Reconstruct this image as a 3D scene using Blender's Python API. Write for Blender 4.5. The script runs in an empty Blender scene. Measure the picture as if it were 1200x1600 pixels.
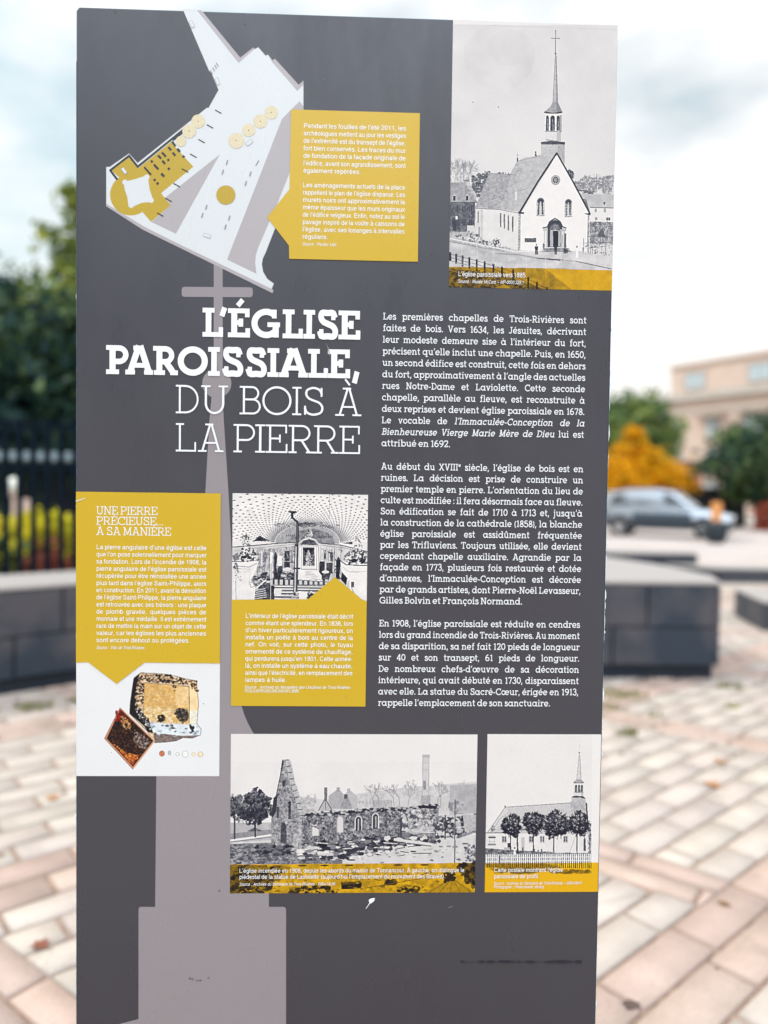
import bpy, bmesh, math, random, unicodedata
import numpy as np
from mathutils import Vector, Matrix
from mathutils.geometry import delaunay_2d_cdt

# ------------------------------------------------------------------ camera, sky, sun, exposure
SC = bpy.context.scene
COL = SC.collection
R = math.radians
EYE = 1.55
# camera right / forward / down, each written in (photo right, photo down, photo depth)
RIGHT = np.array([0.99942231, 0.01206591, 0.031772])
FWD = np.array([-0.03137517, -0.03176467, 0.99900281])
DOWN = np.array([-0.0130631, 0.99942254, 0.03136775])
# world axes seen from the camera -> the camera's own axes seen from the world
ax_x = Vector((RIGHT[0], FWD[0], -DOWN[0]))
ax_y = -Vector((RIGHT[1], FWD[1], -DOWN[1]))
ax_z = -Vector((RIGHT[2], FWD[2], -DOWN[2]))
cam = bpy.data.cameras.new('camera')
camo = bpy.data.objects.new('camera', cam)
COL.objects.link(camo)
m = Matrix((ax_x, ax_y, ax_z)).transposed().to_4x4()
m.translation = Vector((0, 0, EYE))
camo.matrix_world = m
cam.sensor_fit = 'VERTICAL'
cam.sensor_height = 36.0
cam.sensor_width = 27.0
cam.lens = 1155.0 / 1600.0 * 36.0
cam.clip_start = 0.05
cam.clip_end = 2000
cam.dof.use_dof = True
cam.dof.focus_distance = 1.2
cam.dof.aperture_fstop = 0.026 / 0.0185
SC.camera = camo

SUN_EL, SUN_AZ = 48.0, -75.0                            # azimuth from +Y, positive to the right
w = bpy.data.worlds.new('World')
SC.world = w
w.use_nodes = True
nt = w.node_tree
nt.nodes.clear()
N = nt.nodes.new
out = N('ShaderNodeOutputWorld')
bg = N('ShaderNodeBackground')
bg.inputs['Strength'].default_value = 0.1
sky = N('ShaderNodeTexSky')
sky.sky_type = 'NISHITA'
sky.sun_disc = False
sky.sun_elevation = R(SUN_EL)
sky.sun_rotation = R(SUN_AZ)
tc = N('ShaderNodeTexCoord')
mp = N('ShaderNodeMapping')
mp.inputs['Scale'].default_value = (1.0, 1.0, 2.2)
mp.inputs['Location'].default_value = (0.35, 0.1, 0.75)
mp.inputs['Rotation'].default_value = (0.0, R(-20), 0.0)
n1 = N('ShaderNodeTexNoise')
n1.inputs['Scale'].default_value = 2.3
n1.inputs['Detail'].default_value = 5
n1.inputs['Roughness'].default_value = 0.5
cr = N('ShaderNodeValToRGB')
cr.color_ramp.elements[0].position = 0.33
cr.color_ramp.elements[0].color = (0.25, 0.25, 0.25, 1)
cr.color_ramp.elements[1].position = 0.56
cr.color_ramp.elements[1].color = (1, 1, 1, 1)
mixs = N('ShaderNodeMix')
mixs.data_type = 'RGBA'
mixs.inputs['B'].default_value = (12.0, 11.7, 11.4, 1)
tint = N('ShaderNodeMix')
tint.data_type = 'RGBA'
tint.blend_type = 'MULTIPLY'
tint.inputs['Factor'].default_value = 1.0
tint.inputs['B'].default_value = (0.85, 1.45, 1.22, 1)
L = nt.links.new
L(tc.outputs['Generated'], mp.inputs['Vector'])
L(mp.outputs['Vector'], n1.inputs['Vector'])
L(n1.outputs['Fac'], cr.inputs['Fac'])
L(cr.outputs['Color'], mixs.inputs['Factor'])
L(sky.outputs['Color'], tint.inputs['A'])
L(tint.outputs['Result'], mixs.inputs['A'])
# an overcast sky grows brighter towards the zenith
sepz = N('ShaderNodeSeparateXYZ')
zr = N('ShaderNodeMapRange')
zr.inputs['From Min'].default_value = 0.0
zr.inputs['From Max'].default_value = 1.0
zr.inputs['To Min'].default_value = 0.86
zr.inputs['To Max'].default_value = 1.35
zm = N('ShaderNodeMix')
zm.data_type = 'RGBA'
zm.blend_type = 'MULTIPLY'
zm.inputs['Factor'].default_value = 1.0
L(tc.outputs['Generated'], sepz.inputs['Vector'])
L(sepz.outputs['Z'], zr.inputs['Value'])
L(mixs.outputs['Result'], zm.inputs['A'])
L(zr.outputs['Result'], zm.inputs['B'])
# brighter patch added to the unseen sky behind the camera, for the panel's sheen
dotb = N('ShaderNodeVectorMath')
dotb.operation = 'DOT_PRODUCT'
dotb.inputs[1].default_value = (0.0, -0.6, 0.8)
added_glow = N('ShaderNodeMapRange')
added_glow.interpolation_type = 'SMOOTHSTEP'
added_glow.inputs['From Min'].default_value = 0.76
added_glow.inputs['From Max'].default_value = 0.95
added_glow.inputs['To Max'].default_value = 1.0
addb = N('ShaderNodeMix')
addb.data_type = 'RGBA'
addb.blend_type = 'ADD'
addb.inputs['B'].default_value = (29.0, 33.0, 38.0, 1)
L(tc.outputs['Generated'], dotb.inputs[0])
L(dotb.outputs['Value'], added_glow.inputs['Value'])
L(added_glow.outputs['Result'], addb.inputs['Factor'])
L(zm.outputs['Result'], addb.inputs['A'])
L(addb.outputs['Result'], bg.inputs['Color'])
L(bg.outputs['Background'], out.inputs['Surface'])

sun = bpy.data.lights.new('sun', 'SUN')
sun.energy = 2.4
sun.angle = R(4.0)
sun.color = (1.0, 0.93, 0.84)
suno = bpy.data.objects.new('sun', sun)
COL.objects.link(suno)
sd = Vector((math.sin(R(SUN_AZ)) * math.cos(R(SUN_EL)), math.cos(R(SUN_AZ)) * math.cos(R(SUN_EL)), math.sin(R(SUN_EL))))
suno.rotation_euler = sd.to_track_quat('Z', 'Y').to_euler()
suno.location = (0, 0, 30)
SC.view_settings.view_transform = 'Standard'
SC.view_settings.look = 'None'
SC.view_settings.exposure = 0.0
SC.view_settings.gamma = 1.0
PANEL_GLOSS = 0.030     # and how much the sky's reflection in its varnish adds
PANEL_LIGHT = np.array([1.24, 1.22, 1.21])      # how bright a white of 1.0 on the shaded face of the panel comes out
SC.cycles.max_bounces = 6
SC.cycles.use_denoising = True

# ------------------------------------------------------------------ helpers
PY = 1.2                                                # the panel's front face stands in the plane y = 1.2
def pp(px, py):
    """a measure taken on the photograph -> (x, z) on the panel's face"""
    v = np.array([(px - 600.0) / 1155.0, (py - 800.0) / 1155.0, 1.0])
    rx, ry, rz = v @ RIGHT, v @ FWD, -(v @ DOWN)
    t = PY / ry
    return rx * t, EYE + rz * t
def lin(c):
    c = np.asarray(c, dtype=float)
    return np.where(c <= 0.04045, c / 12.92, ((c + 0.055) / 1.055) ** 2.4)
def s255(r, g, b): return tuple(float(x) for x in lin(np.array([r, g, b]) / 255.0))

def tag(o, label=None, cat=None, group=None, kind=None):
    if label: o['label'] = label
    if cat: o['category'] = cat
    if group: o['group'] = group
    if kind: o['kind'] = kind
    return o
def thing(name, label, cat, loc=(0, 0, 0), rz=0, group=None):
    o = bpy.data.objects.new(name, None)
    COL.objects.link(o)
    o.location = loc
    o.rotation_euler = (0, 0, rz)
    o.empty_display_size = 0.1
    return tag(o, label, cat, group)
class MB:
    """collects vertices and faces, then becomes ONE mesh object"""
    def __init__(s): s.v, s.f, s.m = [], [], []
    def add(s, vs, fs, mi=0):
        n = len(s.v)
        s.v += [tuple(p) for p in vs]
        s.f += [tuple(i + n for i in f) for f in fs]
        s.m += [mi] * len(fs)
    def box(s, c, d, rz=0.0, mi=0):
        cx, cy, cz = c
        hx, hy, hz = d[0] / 2, d[1] / 2, d[2] / 2
        co, si = math.cos(rz), math.sin(rz)
        vs = []
        for z in (-hz, hz):
            for x, y in ((-hx, -hy), (hx, -hy), (hx, hy), (-hx, hy)):
                vs.append((cx + x * co - y * si, cy + x * si + y * co, cz + z))
        s.add(vs, [(3, 2, 1, 0), (4, 5, 6, 7), (0, 1, 5, 4), (1, 2, 6, 5), (2, 3, 7, 6), (3, 0, 4, 7)], mi)
    def prism(s, plan, z0, z1, mi=0):
        n = len(plan)
        s.add([(x, y, z0) for x, y in plan] + [(x, y, z1) for x, y in plan],
              [tuple(range(n - 1, -1, -1)), tuple(range(n, 2 * n))] + [(i, (i + 1) % n, n + (i + 1) % n, n + i) for i in range(n)], mi)
    def tube(s, pts, rads, seg=8, cap=True, mi=0):
        pts = [Vector(p) for p in pts]
        rings = []
        for i, p in enumerate(pts):
            t = (pts[min(i + 1, len(pts) - 1)] - pts[max(i - 1, 0)]).normalized()
            a = t.cross(Vector((0, 0, 1)) if abs(t.z) < 0.9 else Vector((1, 0, 0))).normalized()
            b = t.cross(a)
            rings.append([p + (a * math.cos(2 * math.pi * k / seg) + b * math.sin(2 * math.pi * k / seg)) * rads[i] for k in range(seg)])
        vs = [q for r in rings for q in r]
        fs = []
        for i in range(len(pts) - 1):
            for k in range(seg):
                k2 = (k + 1) % seg
                fs.append((i * seg + k, i * seg + k2, (i + 1) * seg + k2, (i + 1) * seg + k))
        if cap:
            fs.append(tuple(range(seg - 1, -1, -1)))
            fs.append(tuple((len(pts) - 1) * seg + k for k in range(seg)))
        s.add(vs, fs, mi)
    def lathe(s, prof, c=(0, 0, 0), seg=20, mi=0):
        vs, fs = [], []
        n = len(prof)
        for k in range(seg):
            a = 2 * math.pi * k / seg
            for r, z in prof: vs.append((c[0] + r * math.cos(a), c[1] + r * math.sin(a), c[2] + z))
        for k in range(seg):
            k2 = (k + 1) % seg
            for i in range(n - 1): fs.append((k * n + i, k2 * n + i, k2 * n + i + 1, k * n + i + 1))
        s.add(vs, fs, mi)
    def build(s, name, mats, parent=None, smooth=False, bevel=0):
        me = bpy.data.meshes.new(name)
        me.from_pydata(s.v, [], s.f)
        for x in (mats if isinstance(mats, (list, tuple)) else [mats]): me.materials.append(x)
        me.polygons.foreach_set('material_index', s.m)
        if smooth: me.polygons.foreach_set('use_smooth', [True] * len(me.polygons))
        me.update()
        o = bpy.data.objects.new(name, me)
        COL.objects.link(o)
        if parent: o.parent = parent
        if bevel:
            b = o.modifiers.new('bevel', 'BEVEL')
            b.width = bevel
            b.segments = 2
            b.limit_method = 'ANGLE'
        return o

def material(name, col, rough=0.6, spec=0.4, metal=0.0, noise=None, bump=None, attr=None, trans=0.0, col2=None, coat=0.0):
    """procedural material; noise = (scale, amount): darkens/lightens; col2 mixes in by a broad noise"""
    m = bpy.data.materials.new(name)
    m.use_nodes = True
    t = m.node_tree
    p = t.nodes['Principled BSDF']
    p.inputs['Roughness'].default_value = rough
    p.inputs['Specular IOR Level'].default_value = spec
    p.inputs['Metallic'].default_value = metal
    if coat: p.inputs['Coat Weight'].default_value = coat
    if trans: p.inputs['Transmission Weight'].default_value = trans
    src = None
    tcn = t.nodes.new('ShaderNodeTexCoord')
    if attr:
        a = t.nodes.new('ShaderNodeVertexColor')
        a.layer_name = attr
        src = a.outputs['Color']
    else:
        r = t.nodes.new('ShaderNodeRGB')
        r.outputs[0].default_value = (*col, 1)
        src = r.outputs[0]
    if col2:
        nn = t.nodes.new('ShaderNodeTexNoise')
        nn.inputs['Scale'].default_value = col2[1]
        nn.inputs['Detail'].default_value = 5
        t.links.new(tcn.outputs['Object'], nn.inputs['Vector'])
        rp = t.nodes.new('ShaderNodeValToRGB')
        rp.color_ramp.elements[0].position = 0.42
        rp.color_ramp.elements[1].position = 0.62
        t.links.new(nn.outputs['Fac'], rp.inputs['Fac'])
        mx = t.nodes.new('ShaderNodeMix')
        mx.data_type = 'RGBA'
        t.links.new(rp.outputs['Color'], mx.inputs['Factor'])
        t.links.new(src, mx.inputs['A'])
        mx.inputs['B'].default_value = (*col2[0], 1)
        src = mx.outputs['Result']
    if noise:
        nn = t.nodes.new('ShaderNodeTexNoise')
        nn.inputs['Scale'].default_value = noise[0]
        nn.inputs['Detail'].default_value = 4
        t.links.new(tcn.outputs['Object'], nn.inputs['Vector'])
        mr = t.nodes.new('ShaderNodeMapRange')
        mr.inputs['From Min'].default_value = 0.25
        mr.inputs['From Max'].default_value = 0.75
        mr.inputs['To Min'].default_value = 1 - noise[1]
        mr.inputs['To Max'].default_value = 1 + noise[1]
        t.links.new(nn.outputs['Fac'], mr.inputs['Value'])
        mx = t.nodes.new('ShaderNodeMix')
        mx.data_type = 'RGBA'
        mx.blend_type = 'MULTIPLY'
        mx.inputs['Factor'].default_value = 1
        t.links.new(src, mx.inputs['A'])
        t.links.new(mr.outputs['Result'], mx.inputs['B'])
        src = mx.outputs['Result']
    t.links.new(src, p.inputs['Base Color'])
    if bump:
        nb = t.nodes.new('ShaderNodeTexNoise')
        nb.inputs['Scale'].default_value = bump[0]
        nb.inputs['Detail'].default_value = 4
        t.links.new(tcn.outputs['Object'], nb.inputs['Vector'])
        bp = t.nodes.new('ShaderNodeBump')
        bp.inputs['Strength'].default_value = bump[1]
        bp.inputs['Distance'].default_value = bump[2]
        t.links.new(nb.outputs['Fac'], bp.inputs['Height'])
        t.links.new(bp.outputs['Normal'], p.inputs['Normal'])
    return m

def ink(r, g, b):
    """the albedo of a printed ink that looks (r, g, b) under the panel's light"""
    return tuple(min(0.85, max(0.003, float(x))) for x in (lin(np.array([r, g, b]) / 255.0) - PANEL_GLOSS) / PANEL_LIGHT)

M = {}
def inkmat(name, rgb, noise=(900, 0.10)):
    m_ = M[name] = material(name, ink(*rgb), rough=0.30, spec=0.5, noise=noise)
    t = m_.node_tree                                      # hand-worn varnish: the sheen is uneven
    tc_, nz, rm = t.nodes.new('ShaderNodeTexCoord'), t.nodes.new('ShaderNodeTexNoise'), t.nodes.new('ShaderNodeMapRange')
    mp_ = t.nodes.new('ShaderNodeMapping')
    mp_.inputs['Scale'].default_value = (1.0, 1.0, 0.35)
    nz.inputs['Scale'].default_value = 9
    nz.inputs['Detail'].default_value = 8
    nz.inputs['Roughness'].default_value = 0.7
    rm.inputs['From Min'].default_value, rm.inputs['From Max'].default_value = 0.35, 0.68
    rm.inputs['To Min'].default_value, rm.inputs['To Max'].default_value = 0.22, 0.46
    t.links.new(tc_.outputs['Object'], mp_.inputs['Vector'])
    t.links.new(mp_.outputs['Vector'], nz.inputs['Vector'])
    t.links.new(nz.outputs['Fac'], rm.inputs['Value'])
    t.links.new(rm.outputs['Result'], t.nodes['Principled BSDF'].inputs['Roughness'])
inkmat('panel_grey', (76, 75, 80), (700, 0.24))
inkmat('silhouette_taupe', (150, 142, 144), (700, 0.06))
inkmat('yellow_ink', (207, 171, 2), (800, 0.05))
inkmat('white_ink', (240, 240, 240), (500, 0.03))
inkmat('plan_white', (214, 216, 216), (500, 0.02))
inkmat('plan_taupe', (176, 169, 170), (700, 0.04))
inkmat('plan_yellow', (188, 158, 40), (700, 0.05))
inkmat('plan_navy', (34, 46, 58), (700, 0.05))
inkmat('plan_beige', (218, 204, 170), (400, 0.10))
inkmat('plan_line', (150, 152, 152), (700, 0.05))
inkmat('ink_black', (25, 26, 32), (700, 0.05))
inkmat('smudge', (58, 58, 66), (300, 0.30))
M['print'] = material('photo_print', (0.5, 0.5, 0.5), rough=0.32, spec=0.22, attr='print_colour', noise=(900, 0.03))
M['panel_edge'] = material('panel_edge', s255(46, 74, 92), rough=0.5, noise=(60, 0.3))
M['chipped_edge'] = material('chipped_edge', (0.62, 0.66, 0.66), rough=0.7, noise=(90, 0.3))

# ------------------------------------------------------------------ a slab-serif alphabet drawn with strokes
def arc(cx, cy, rx, ry, a0, a1, n=None):
    n = n or max(6, int(abs(a1 - a0) / 12))
    return [(cx + rx * math.cos(R(a0 + (a1 - a0) * i / n)), cy + ry * math.sin(R(a0 + (a1 - a0) * i / n))) for i in range(n + 1)]
def spline(p, n=7):
    o = []
    q = [p[0]] + list(p) + [p[-1]]
    for i in range(1, len(q) - 2):
        for k in range(n):
            t = k / n
            o.append(tuple(0.5 * ((2 * q[i][d]) + (-q[i - 1][d] + q[i + 1][d]) * t + (2 * q[i - 1][d] - 5 * q[i][d] + 4 * q[i + 1][d] - q[i + 2][d]) * t * t + (-q[i - 1][d] + 3 * q[i][d] - 3 * q[i + 1][d] + q[i + 2][d]) * t ** 3) for d in (0, 1)))
    o.append(p[-1])
    return o
def stroke_faces(pts, t, vs, fs):
    P = [Vector(p) for p in pts]
    n = len(P)
    closed = (P[0] - P[-1]).length < 1e-6
    base = len(vs)
    for i in range(n):
        if closed:
            a, b = P[(i - 1) % (n - 1)], P[(i + 1) % (n - 1)]
            d1, d2 = (P[i] - a).normalized(), (b - P[i]).normalized()
        else:
            d1 = (P[i] - P[i - 1]).normalized() if i else (P[1] - P[0]).normalized()
            d2 = (P[i + 1] - P[i]).normalized() if i < n - 1 else d1
        n1, n2 = Vector((-d1.y, d1.x)), Vector((-d2.y, d2.x))
        mi = (n1 + n2)
        mi = mi.normalized() if mi.length > 1e-6 else n1
        k = min(2.0, 1.0 / max(0.3, mi.dot(n1)))
        vs.append(P[i] + mi * (t / 2 * k))
        vs.append(P[i] - mi * (t / 2 * k))
    for i in range(n - 1):
        a = base + 2 * i
        fs.append((a, a + 1, a + 3, a + 2))
XH, ASC, DSC = 0.72, 1.03, -0.28
def slab_strokes(ch, w, s, e=0.12):
    h, k = w / 2, s / 2
    S = []
    def V(x, y0, y1, t=w): S.append(([(x, y0), (x, y1)], t))
    def H(x0, x1, y, t=s): S.append(([(x0, y), (x1, y)], t))
    def P(pts, t=w): S.append((pts, t))
    x1 = e + h
    full = 2 * e + w
    def foot(x, y=k, l=1, r=1): H(x - h - e * l, x + h + e * r, y)
    def bowl_r(x0, y0, y1, xr):           # a bowl from a stem at x0, out to xr
        r = (y1 - y0) / 2
        sx = max(x0, xr - r * 1.05)
        P([(x0, y1), (sx, y1)] + arc(sx, (y0 + y1) / 2, xr - sx, r, 90, -90)[1:-1] + [(sx, y0), (x0, y0)], (w + s) / 2)
    q = (w + s) / 4
    o_rx, o_ry = 0.375 - h, XH / 2 - h
    ocx, ocy = 0.375, XH / 2
    def ring(cx=ocx, rx=o_rx): P(arc(cx, ocy, rx, o_ry + 0.01, 0, 360, 30))
    tl = lambda x, y: H(x - h - e, x, y - k)
    if ch == 'I': V(x1, 0, 1); foot(x1); foot(x1, 1 - k); return full, S
    if ch == 'L': V(x1, 0, 1); foot(x1, 1 - k); H(0, .78, k); V(.78 - k, 0, .34, s); return .78, S
    if ch == 'E':
        V(x1, 0, 1); H(0, .80, k); H(0, .78, 1 - k); V(.80 - k, 0, .32, s); V(.78 - k, .70, 1, s)
        H(x1, .55, .51); V(.55 - k, .37, .65, s); return .80, S
    if ch == 'F': V(x1, 0, 1); foot(x1); H(0, .76, 1 - k); V(.76 - k, .68, 1, s); H(x1, .54, .50); V(.54 - k, .36, .64, s); return .76, S
    if ch == 'P': V(x1, 0, 1); foot(x1); H(0, x1, 1 - k); bowl_r(x1, .44, 1 - q, .80 - h); return .80, S
    if ch == 'R':
        V(x1, 0, 1); foot(x1, k, 1, .8); H(0, x1, 1 - k); bowl_r(x1, .46, 1 - q, .78 - h)
        P([(.46, .46), (.74, k)]); H(.62, .90, k); return .90, S
    if ch == 'B':
        V(x1, 0, 1); H(0, x1, k); H(0, x1, 1 - k); bowl_r(x1, .53, 1 - q, .72 - h); bowl_r(x1, q, .53, .78 - h); return .78, S
    if ch == 'D': V(x1, 0, 1); H(0, x1, k); H(0, x1, 1 - k); bowl_r(x1, q, 1 - q, .90 - h); return .90, S
    if ch == 'O': P(arc(.53, .5, .53 - h, .51 - h, 0, 360, 40)); return 1.06, S
    if ch == 'C': P(arc(.52, .5, .52 - h, .51 - h, 48, 318, 30)); V(.87 - k, .66, .98, s); return .90, S
    if ch == 'G':
        P(arc(.52, .5, .52 - h, .51 - h, 48, 330, 32)); V(.88 - k, .68, .98, s)
        H(.56, 1.0, .46); V(.96 - h, 0.02, .46); return 1.0, S
    if ch == 'S':
        P(spline([(.66, .74), (.58, .90), (.38, 1.01 - h), (.17, .90), (.13, .74), (.22, .60), (.40, .52), (.58, .44), (.68, .28), (.62, .10), (.38, -.01 + h), (.16, .10), (.08, .28)]))
        V(.68 - k, .66, .98, s); V(.06 + k, .02, .34, s); return .76, S
    if ch == 'U':
        xr = .86 - e
        P([(x1, 1), (x1, .36)] + arc((x1 + xr) / 2, .36, (xr - x1) / 2, .37 - h, 180, 360)[1:-1] + [(xr, .36), (xr, 1)])
        foot(x1, 1 - k); foot(xr, 1 - k); return xr + h + e, S
    if ch == 'A':
        c = .50
        P([(c - .02, 1), (.17, k)], w); P([(c + .02, 1), (.83, k)], w); H(.26, .74, .32); H(c - .22, c + .1, 1 - k)
        H(0, .34, k); H(.66, 1.0, k); return 1.0, S
    if ch == 'N': V(x1, 0, 1); foot(x1); H(0, x1, 1 - k); P([(x1, 1), (.80, 0)]); V(.80, 0, 1); foot(.80, 1 - k); return .80 + h + e, S
    if ch == 'M':
        V(x1, 0, 1); foot(x1); H(0, x1, 1 - k); P([(x1, 1), (.53, .1)]); P([(.53, .1), (.90, 1)]); V(.90, 0, 1); foot(.90); H(.90, .90 + h + e, 1 - k); return .90 + h + e, S
    if ch == 'T': V(.41, 0, 1); foot(.41); H(0, .82, 1 - k); V(k, .70, 1, s); V(.82 - k, .70, 1, s); return .82, S
    if ch == 'V': P([(.17, 1 - k), (.47, 0)]); P([(.47, 0), (.77, 1 - k)]); H(0, .34, 1 - k); H(.60, .94, 1 - k); return .94, S
    if ch == 'X':
        P([(.17, k), (.73, 1 - k)]); P([(.17, 1 - k), (.73, k)])
        for y in (k, 1 - k): H(0, .32, y); H(.58, .90, y)
        return .90, S
    if ch == 'J': P([(.46, 1), (.46, .26)] + arc(.26, .26, .20, .27 - h, 0, -165)[1:]); foot(.46, 1 - k); return .46 + h + e, S
    # ---- lower case
    if ch == 'l': V(x1, 0, ASC); foot(x1); tl(x1, ASC); return full, S
    if ch in 'iı': 
        V(x1, 0, XH); foot(x1); tl(x1, XH)
        if ch == 'i': V(x1, XH + .13, XH + .13 + w * 1.15, w * 1.15)
        return full, S
    if ch == 'j':
        P([(x1, XH), (x1, -.08)] + arc(x1 - .16, -.08, .16, .18, 0, -120)[1:]); tl(x1, XH); V(x1, XH + .13, XH + .13 + w * 1.15, w * 1.15); return full - .04, S
    if ch in 'nhr' or ch == 'm':
        top = ASC if ch == 'h' else XH
        V(x1, 0, top); foot(x1, k, 1, .75); tl(x1, top)
        if ch == 'r':
            P(arc(x1 + .22, XH - .25, .22, .25 - h, 180, 60)); V(x1 + .33, XH - .2, XH - .02, s); return x1 + .36, S
        step = .44 if ch == 'm' else .47
        n = 2 if ch == 'm' else 1
        for i in range(n):
            a = x1 + step * i
            b = a + step
            P([(a, XH - .26)] + arc((a + b) / 2, XH - .26, step / 2, .26 - h, 180, 0)[1:] + [(b, 0)]); foot(b, k, .75, 1 if i == n - 1 else .6)
        return x1 + step * n + h + e, S
    if ch == 'u':
        b = x1 + .47
        P([(x1, XH), (x1, .26)] + arc((x1 + b) / 2, .26, .235, .26 - h, 180, 360)[1:]); V(b, 0, XH); tl(x1, XH); tl(b, XH); foot(b, k, 0, 1); return b + h + e, S
    if ch == 'o': ring(); return .75, S
    if ch in 'adqg':
        ring()
        b = .75 - h + .02
        if ch == 'a': V(b, 0, XH); foot(b, k, 0, 1); return b + h + e * .9, S
        if ch == 'd': V(b, 0, ASC); foot(b, k, 0, 1); tl(b, ASC); return b + h + e * .9, S
        if ch == 'q': V(b, DSC, XH); foot(b, DSC + k); H(b, b + h + .06, XH - k); return b + h + e, S
        P([(b, XH), (b, -.05)] + arc(b - .30, -.05, .30, .23 - h, 0, -160)[1:]); H(b, b + h + e, XH - k); return b + h + e * .9, S
    if ch in 'bp':
        V(x1, 0 if ch == 'b' else DSC, ASC if ch == 'b' else XH)
        tl(x1, ASC if ch == 'b' else XH)
        if ch == 'p': foot(x1, DSC + k)
        ring(x1 + .36 - .02 - h + h * .5); return x1 + .36 + .36 - h, S
    if ch == 'c': P(arc(ocx, ocy, o_rx, o_ry + .01, 48, 318, 24)); V(.66 - k, XH * .64, XH - .02, s); return .70, S
    if ch == 'ç': 
        _, S2 = slab_strokes('c', w, s, e)
        return _, S2 + [([(.38, 0), (.38, -.08), (.46, -.14), (.40, -.23), (.28, -.22)], s)]
    if ch == 'e': P(arc(ocx, ocy, o_rx, o_ry + .01, 0, 322, 28)); H(.06, .75 - h * .4, ocy, s * .95); return .74, S
    if ch == 'œ':
        _, A = slab_strokes('o', w, s, e)
        a2, B = slab_strokes('e', w, s, e)
        return .62 + a2, A + [([(x + .62, y) for x, y in p], t) for p, t in B]
    if ch == 's':
        P(spline([(.46, .54), (.40, .64), (.28, XH + .01 - h), (.12, .64), (.10, .53), (.18, .43), (.30, .38), (.44, .31), (.50, .20), (.44, .07), (.28, -.01 + h), (.12, .07), (.06, .19)], 5))
        V(.49 - k, .50, .70, s); V(.05 + k, .02, .22, s); return .55, S
    if ch == 't': P([(.20, XH + .24), (.20, .18)] + arc(.36, .18, .16, .18 - h, 180, 300)[1:]); H(0, .46, XH - k); return .48, S
    if ch == 'f': P([(.24, 0), (.24, ASC - .20)] + arc(.40, ASC - .20, .16, .22 - h, 180, 60)[1:]); H(.04, .46, XH - k); foot(.24); return .50, S
    if ch in 'vy':
        P([(.14, XH - k), (.36, 0)]); P([(.60, XH - k), (.36, 0)] if ch == 'v' else [(.60, XH - k), (.28, -.20), (.12, DSC + k)]); H(0, .28, XH - k); H(.46, .74, XH - k); return .74, S
    if ch == 'x':
        P([(.12, k), (.54, XH - k)]); P([(.12, XH - k), (.54, k)])
        for y in (k, XH - k): H(0, .26, y); H(.42, .66, y)
        return .66, S
    if ch == 'z': H(.04, .56, XH - k); H(.04, .58, k); P([(.52, XH - k), (.08, k)]); return .6, S
    if ch == 'k': V(x1, 0, ASC); foot(x1); tl(x1, ASC); P([(x1, .30), (.56, XH - k)]); P([(.32, .42), (.60, k)]); H(.46, .72, k); H(.42, .68, XH - k); return .72, S
    # ---- figures and points
    if ch == '0': P(arc(.36, .5, .36 - h, .51 - h, 0, 360, 34)); return .72, S
    if ch == '1': V(.30, 0, 1); H(.12, .48, k); P([(.30, 1 - h), (.06, .82)], s); return .52, S
    if ch == '2': P(spline([(.08, .72), (.18, .92), (.36, 1 - h), (.56, .90), (.60, .70), (.46, .46), (.10, k)])); H(.06, .66, k); V(.66 - k, 0, .24, s); return .70, S
    if ch == '3': P(spline([(.08, .80), (.20, .95), (.40, .96), (.56, .80), (.48, .60), (.30, .53)])); P(spline([(.30, .53), (.52, .48), (.62, .28), (.50, .08), (.30, .04), (.10, .14), (.05, .26)])); return .68, S
    if ch == '4': V(.50, 0, 1); P([(.48, 1 - h), (.05, .28)]); H(.03, .68, .26); H(.36, .64, k); return .70, S
    if ch == '5': P([(.14, .96), (.12, .52)]); H(.12, .58, 1 - k); P(spline([(.12, .52), (.34, .62), (.56, .50), (.61, .30), (.52, .10), (.32, .04), (.10, .12), (.05, .22)])); return .68, S
    if ch in '69':
        A = [(arc(.36, .31, .36 - h, .32 - h, 0, 360, 28), w), (spline([(.36 - .36 + h, .34), (.10, .60), (.28, .86), (.52, .97)]), w)]
        S = A if ch == '6' else [([(.72 - x, 1 - y) for x, y in p], t) for p, t in A]
        return .72, S
    if ch == '7': H(.04, .64, 1 - k); P([(.60, 1 - k), (.26, 0)]); V(.04 + k, .76, 1, s); return .66, S
    if ch == '8': P(arc(.35, .74, .28 - h, .27 - h, 0, 360, 24)); P(arc(.35, .27, .35 - h, .28 - h, 0, 360, 26)); return .70, S
    if ch == '.': V(.12, 0, w * 1.15, w * 1.15); return .24, S
    if ch == '…':
        for i in range(3): V(.12 + .3 * i, 0, w * 1.15, w * 1.15)
        return .84, S
    if ch == ',': P([(.16, w * 1.1), (.05, -.17)], w * .95); return .26, S
    if ch == ':': V(.14, 0, w * 1.15, w * 1.15); V(.14, .5, .5 + w * 1.15, w * 1.15); return .28, S
    if ch == "'": P([(.17, 1.02), (.06, .72)], w * .9); return .22, S
    if ch == '-': H(.03, .37, .33, w * .9); return .40, S
    if ch == '(': P(arc(.48, .40, .38, .66, 130, 230, 12), w * .9); return .28, S
    if ch == ')': P(arc(-.20, .40, .38, .66, 50, -50, 12), w * .9); return .28, S
    if ch == 'ᵉ':
        a, A = slab_strokes('e', w * 1.3, s * 1.3, e)
        return a * .55, [([(x * .55, y * .55 + .55) for x, y in p], t * .55) for p, t in A]
    raise KeyError(ch)
GL = {}
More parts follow.
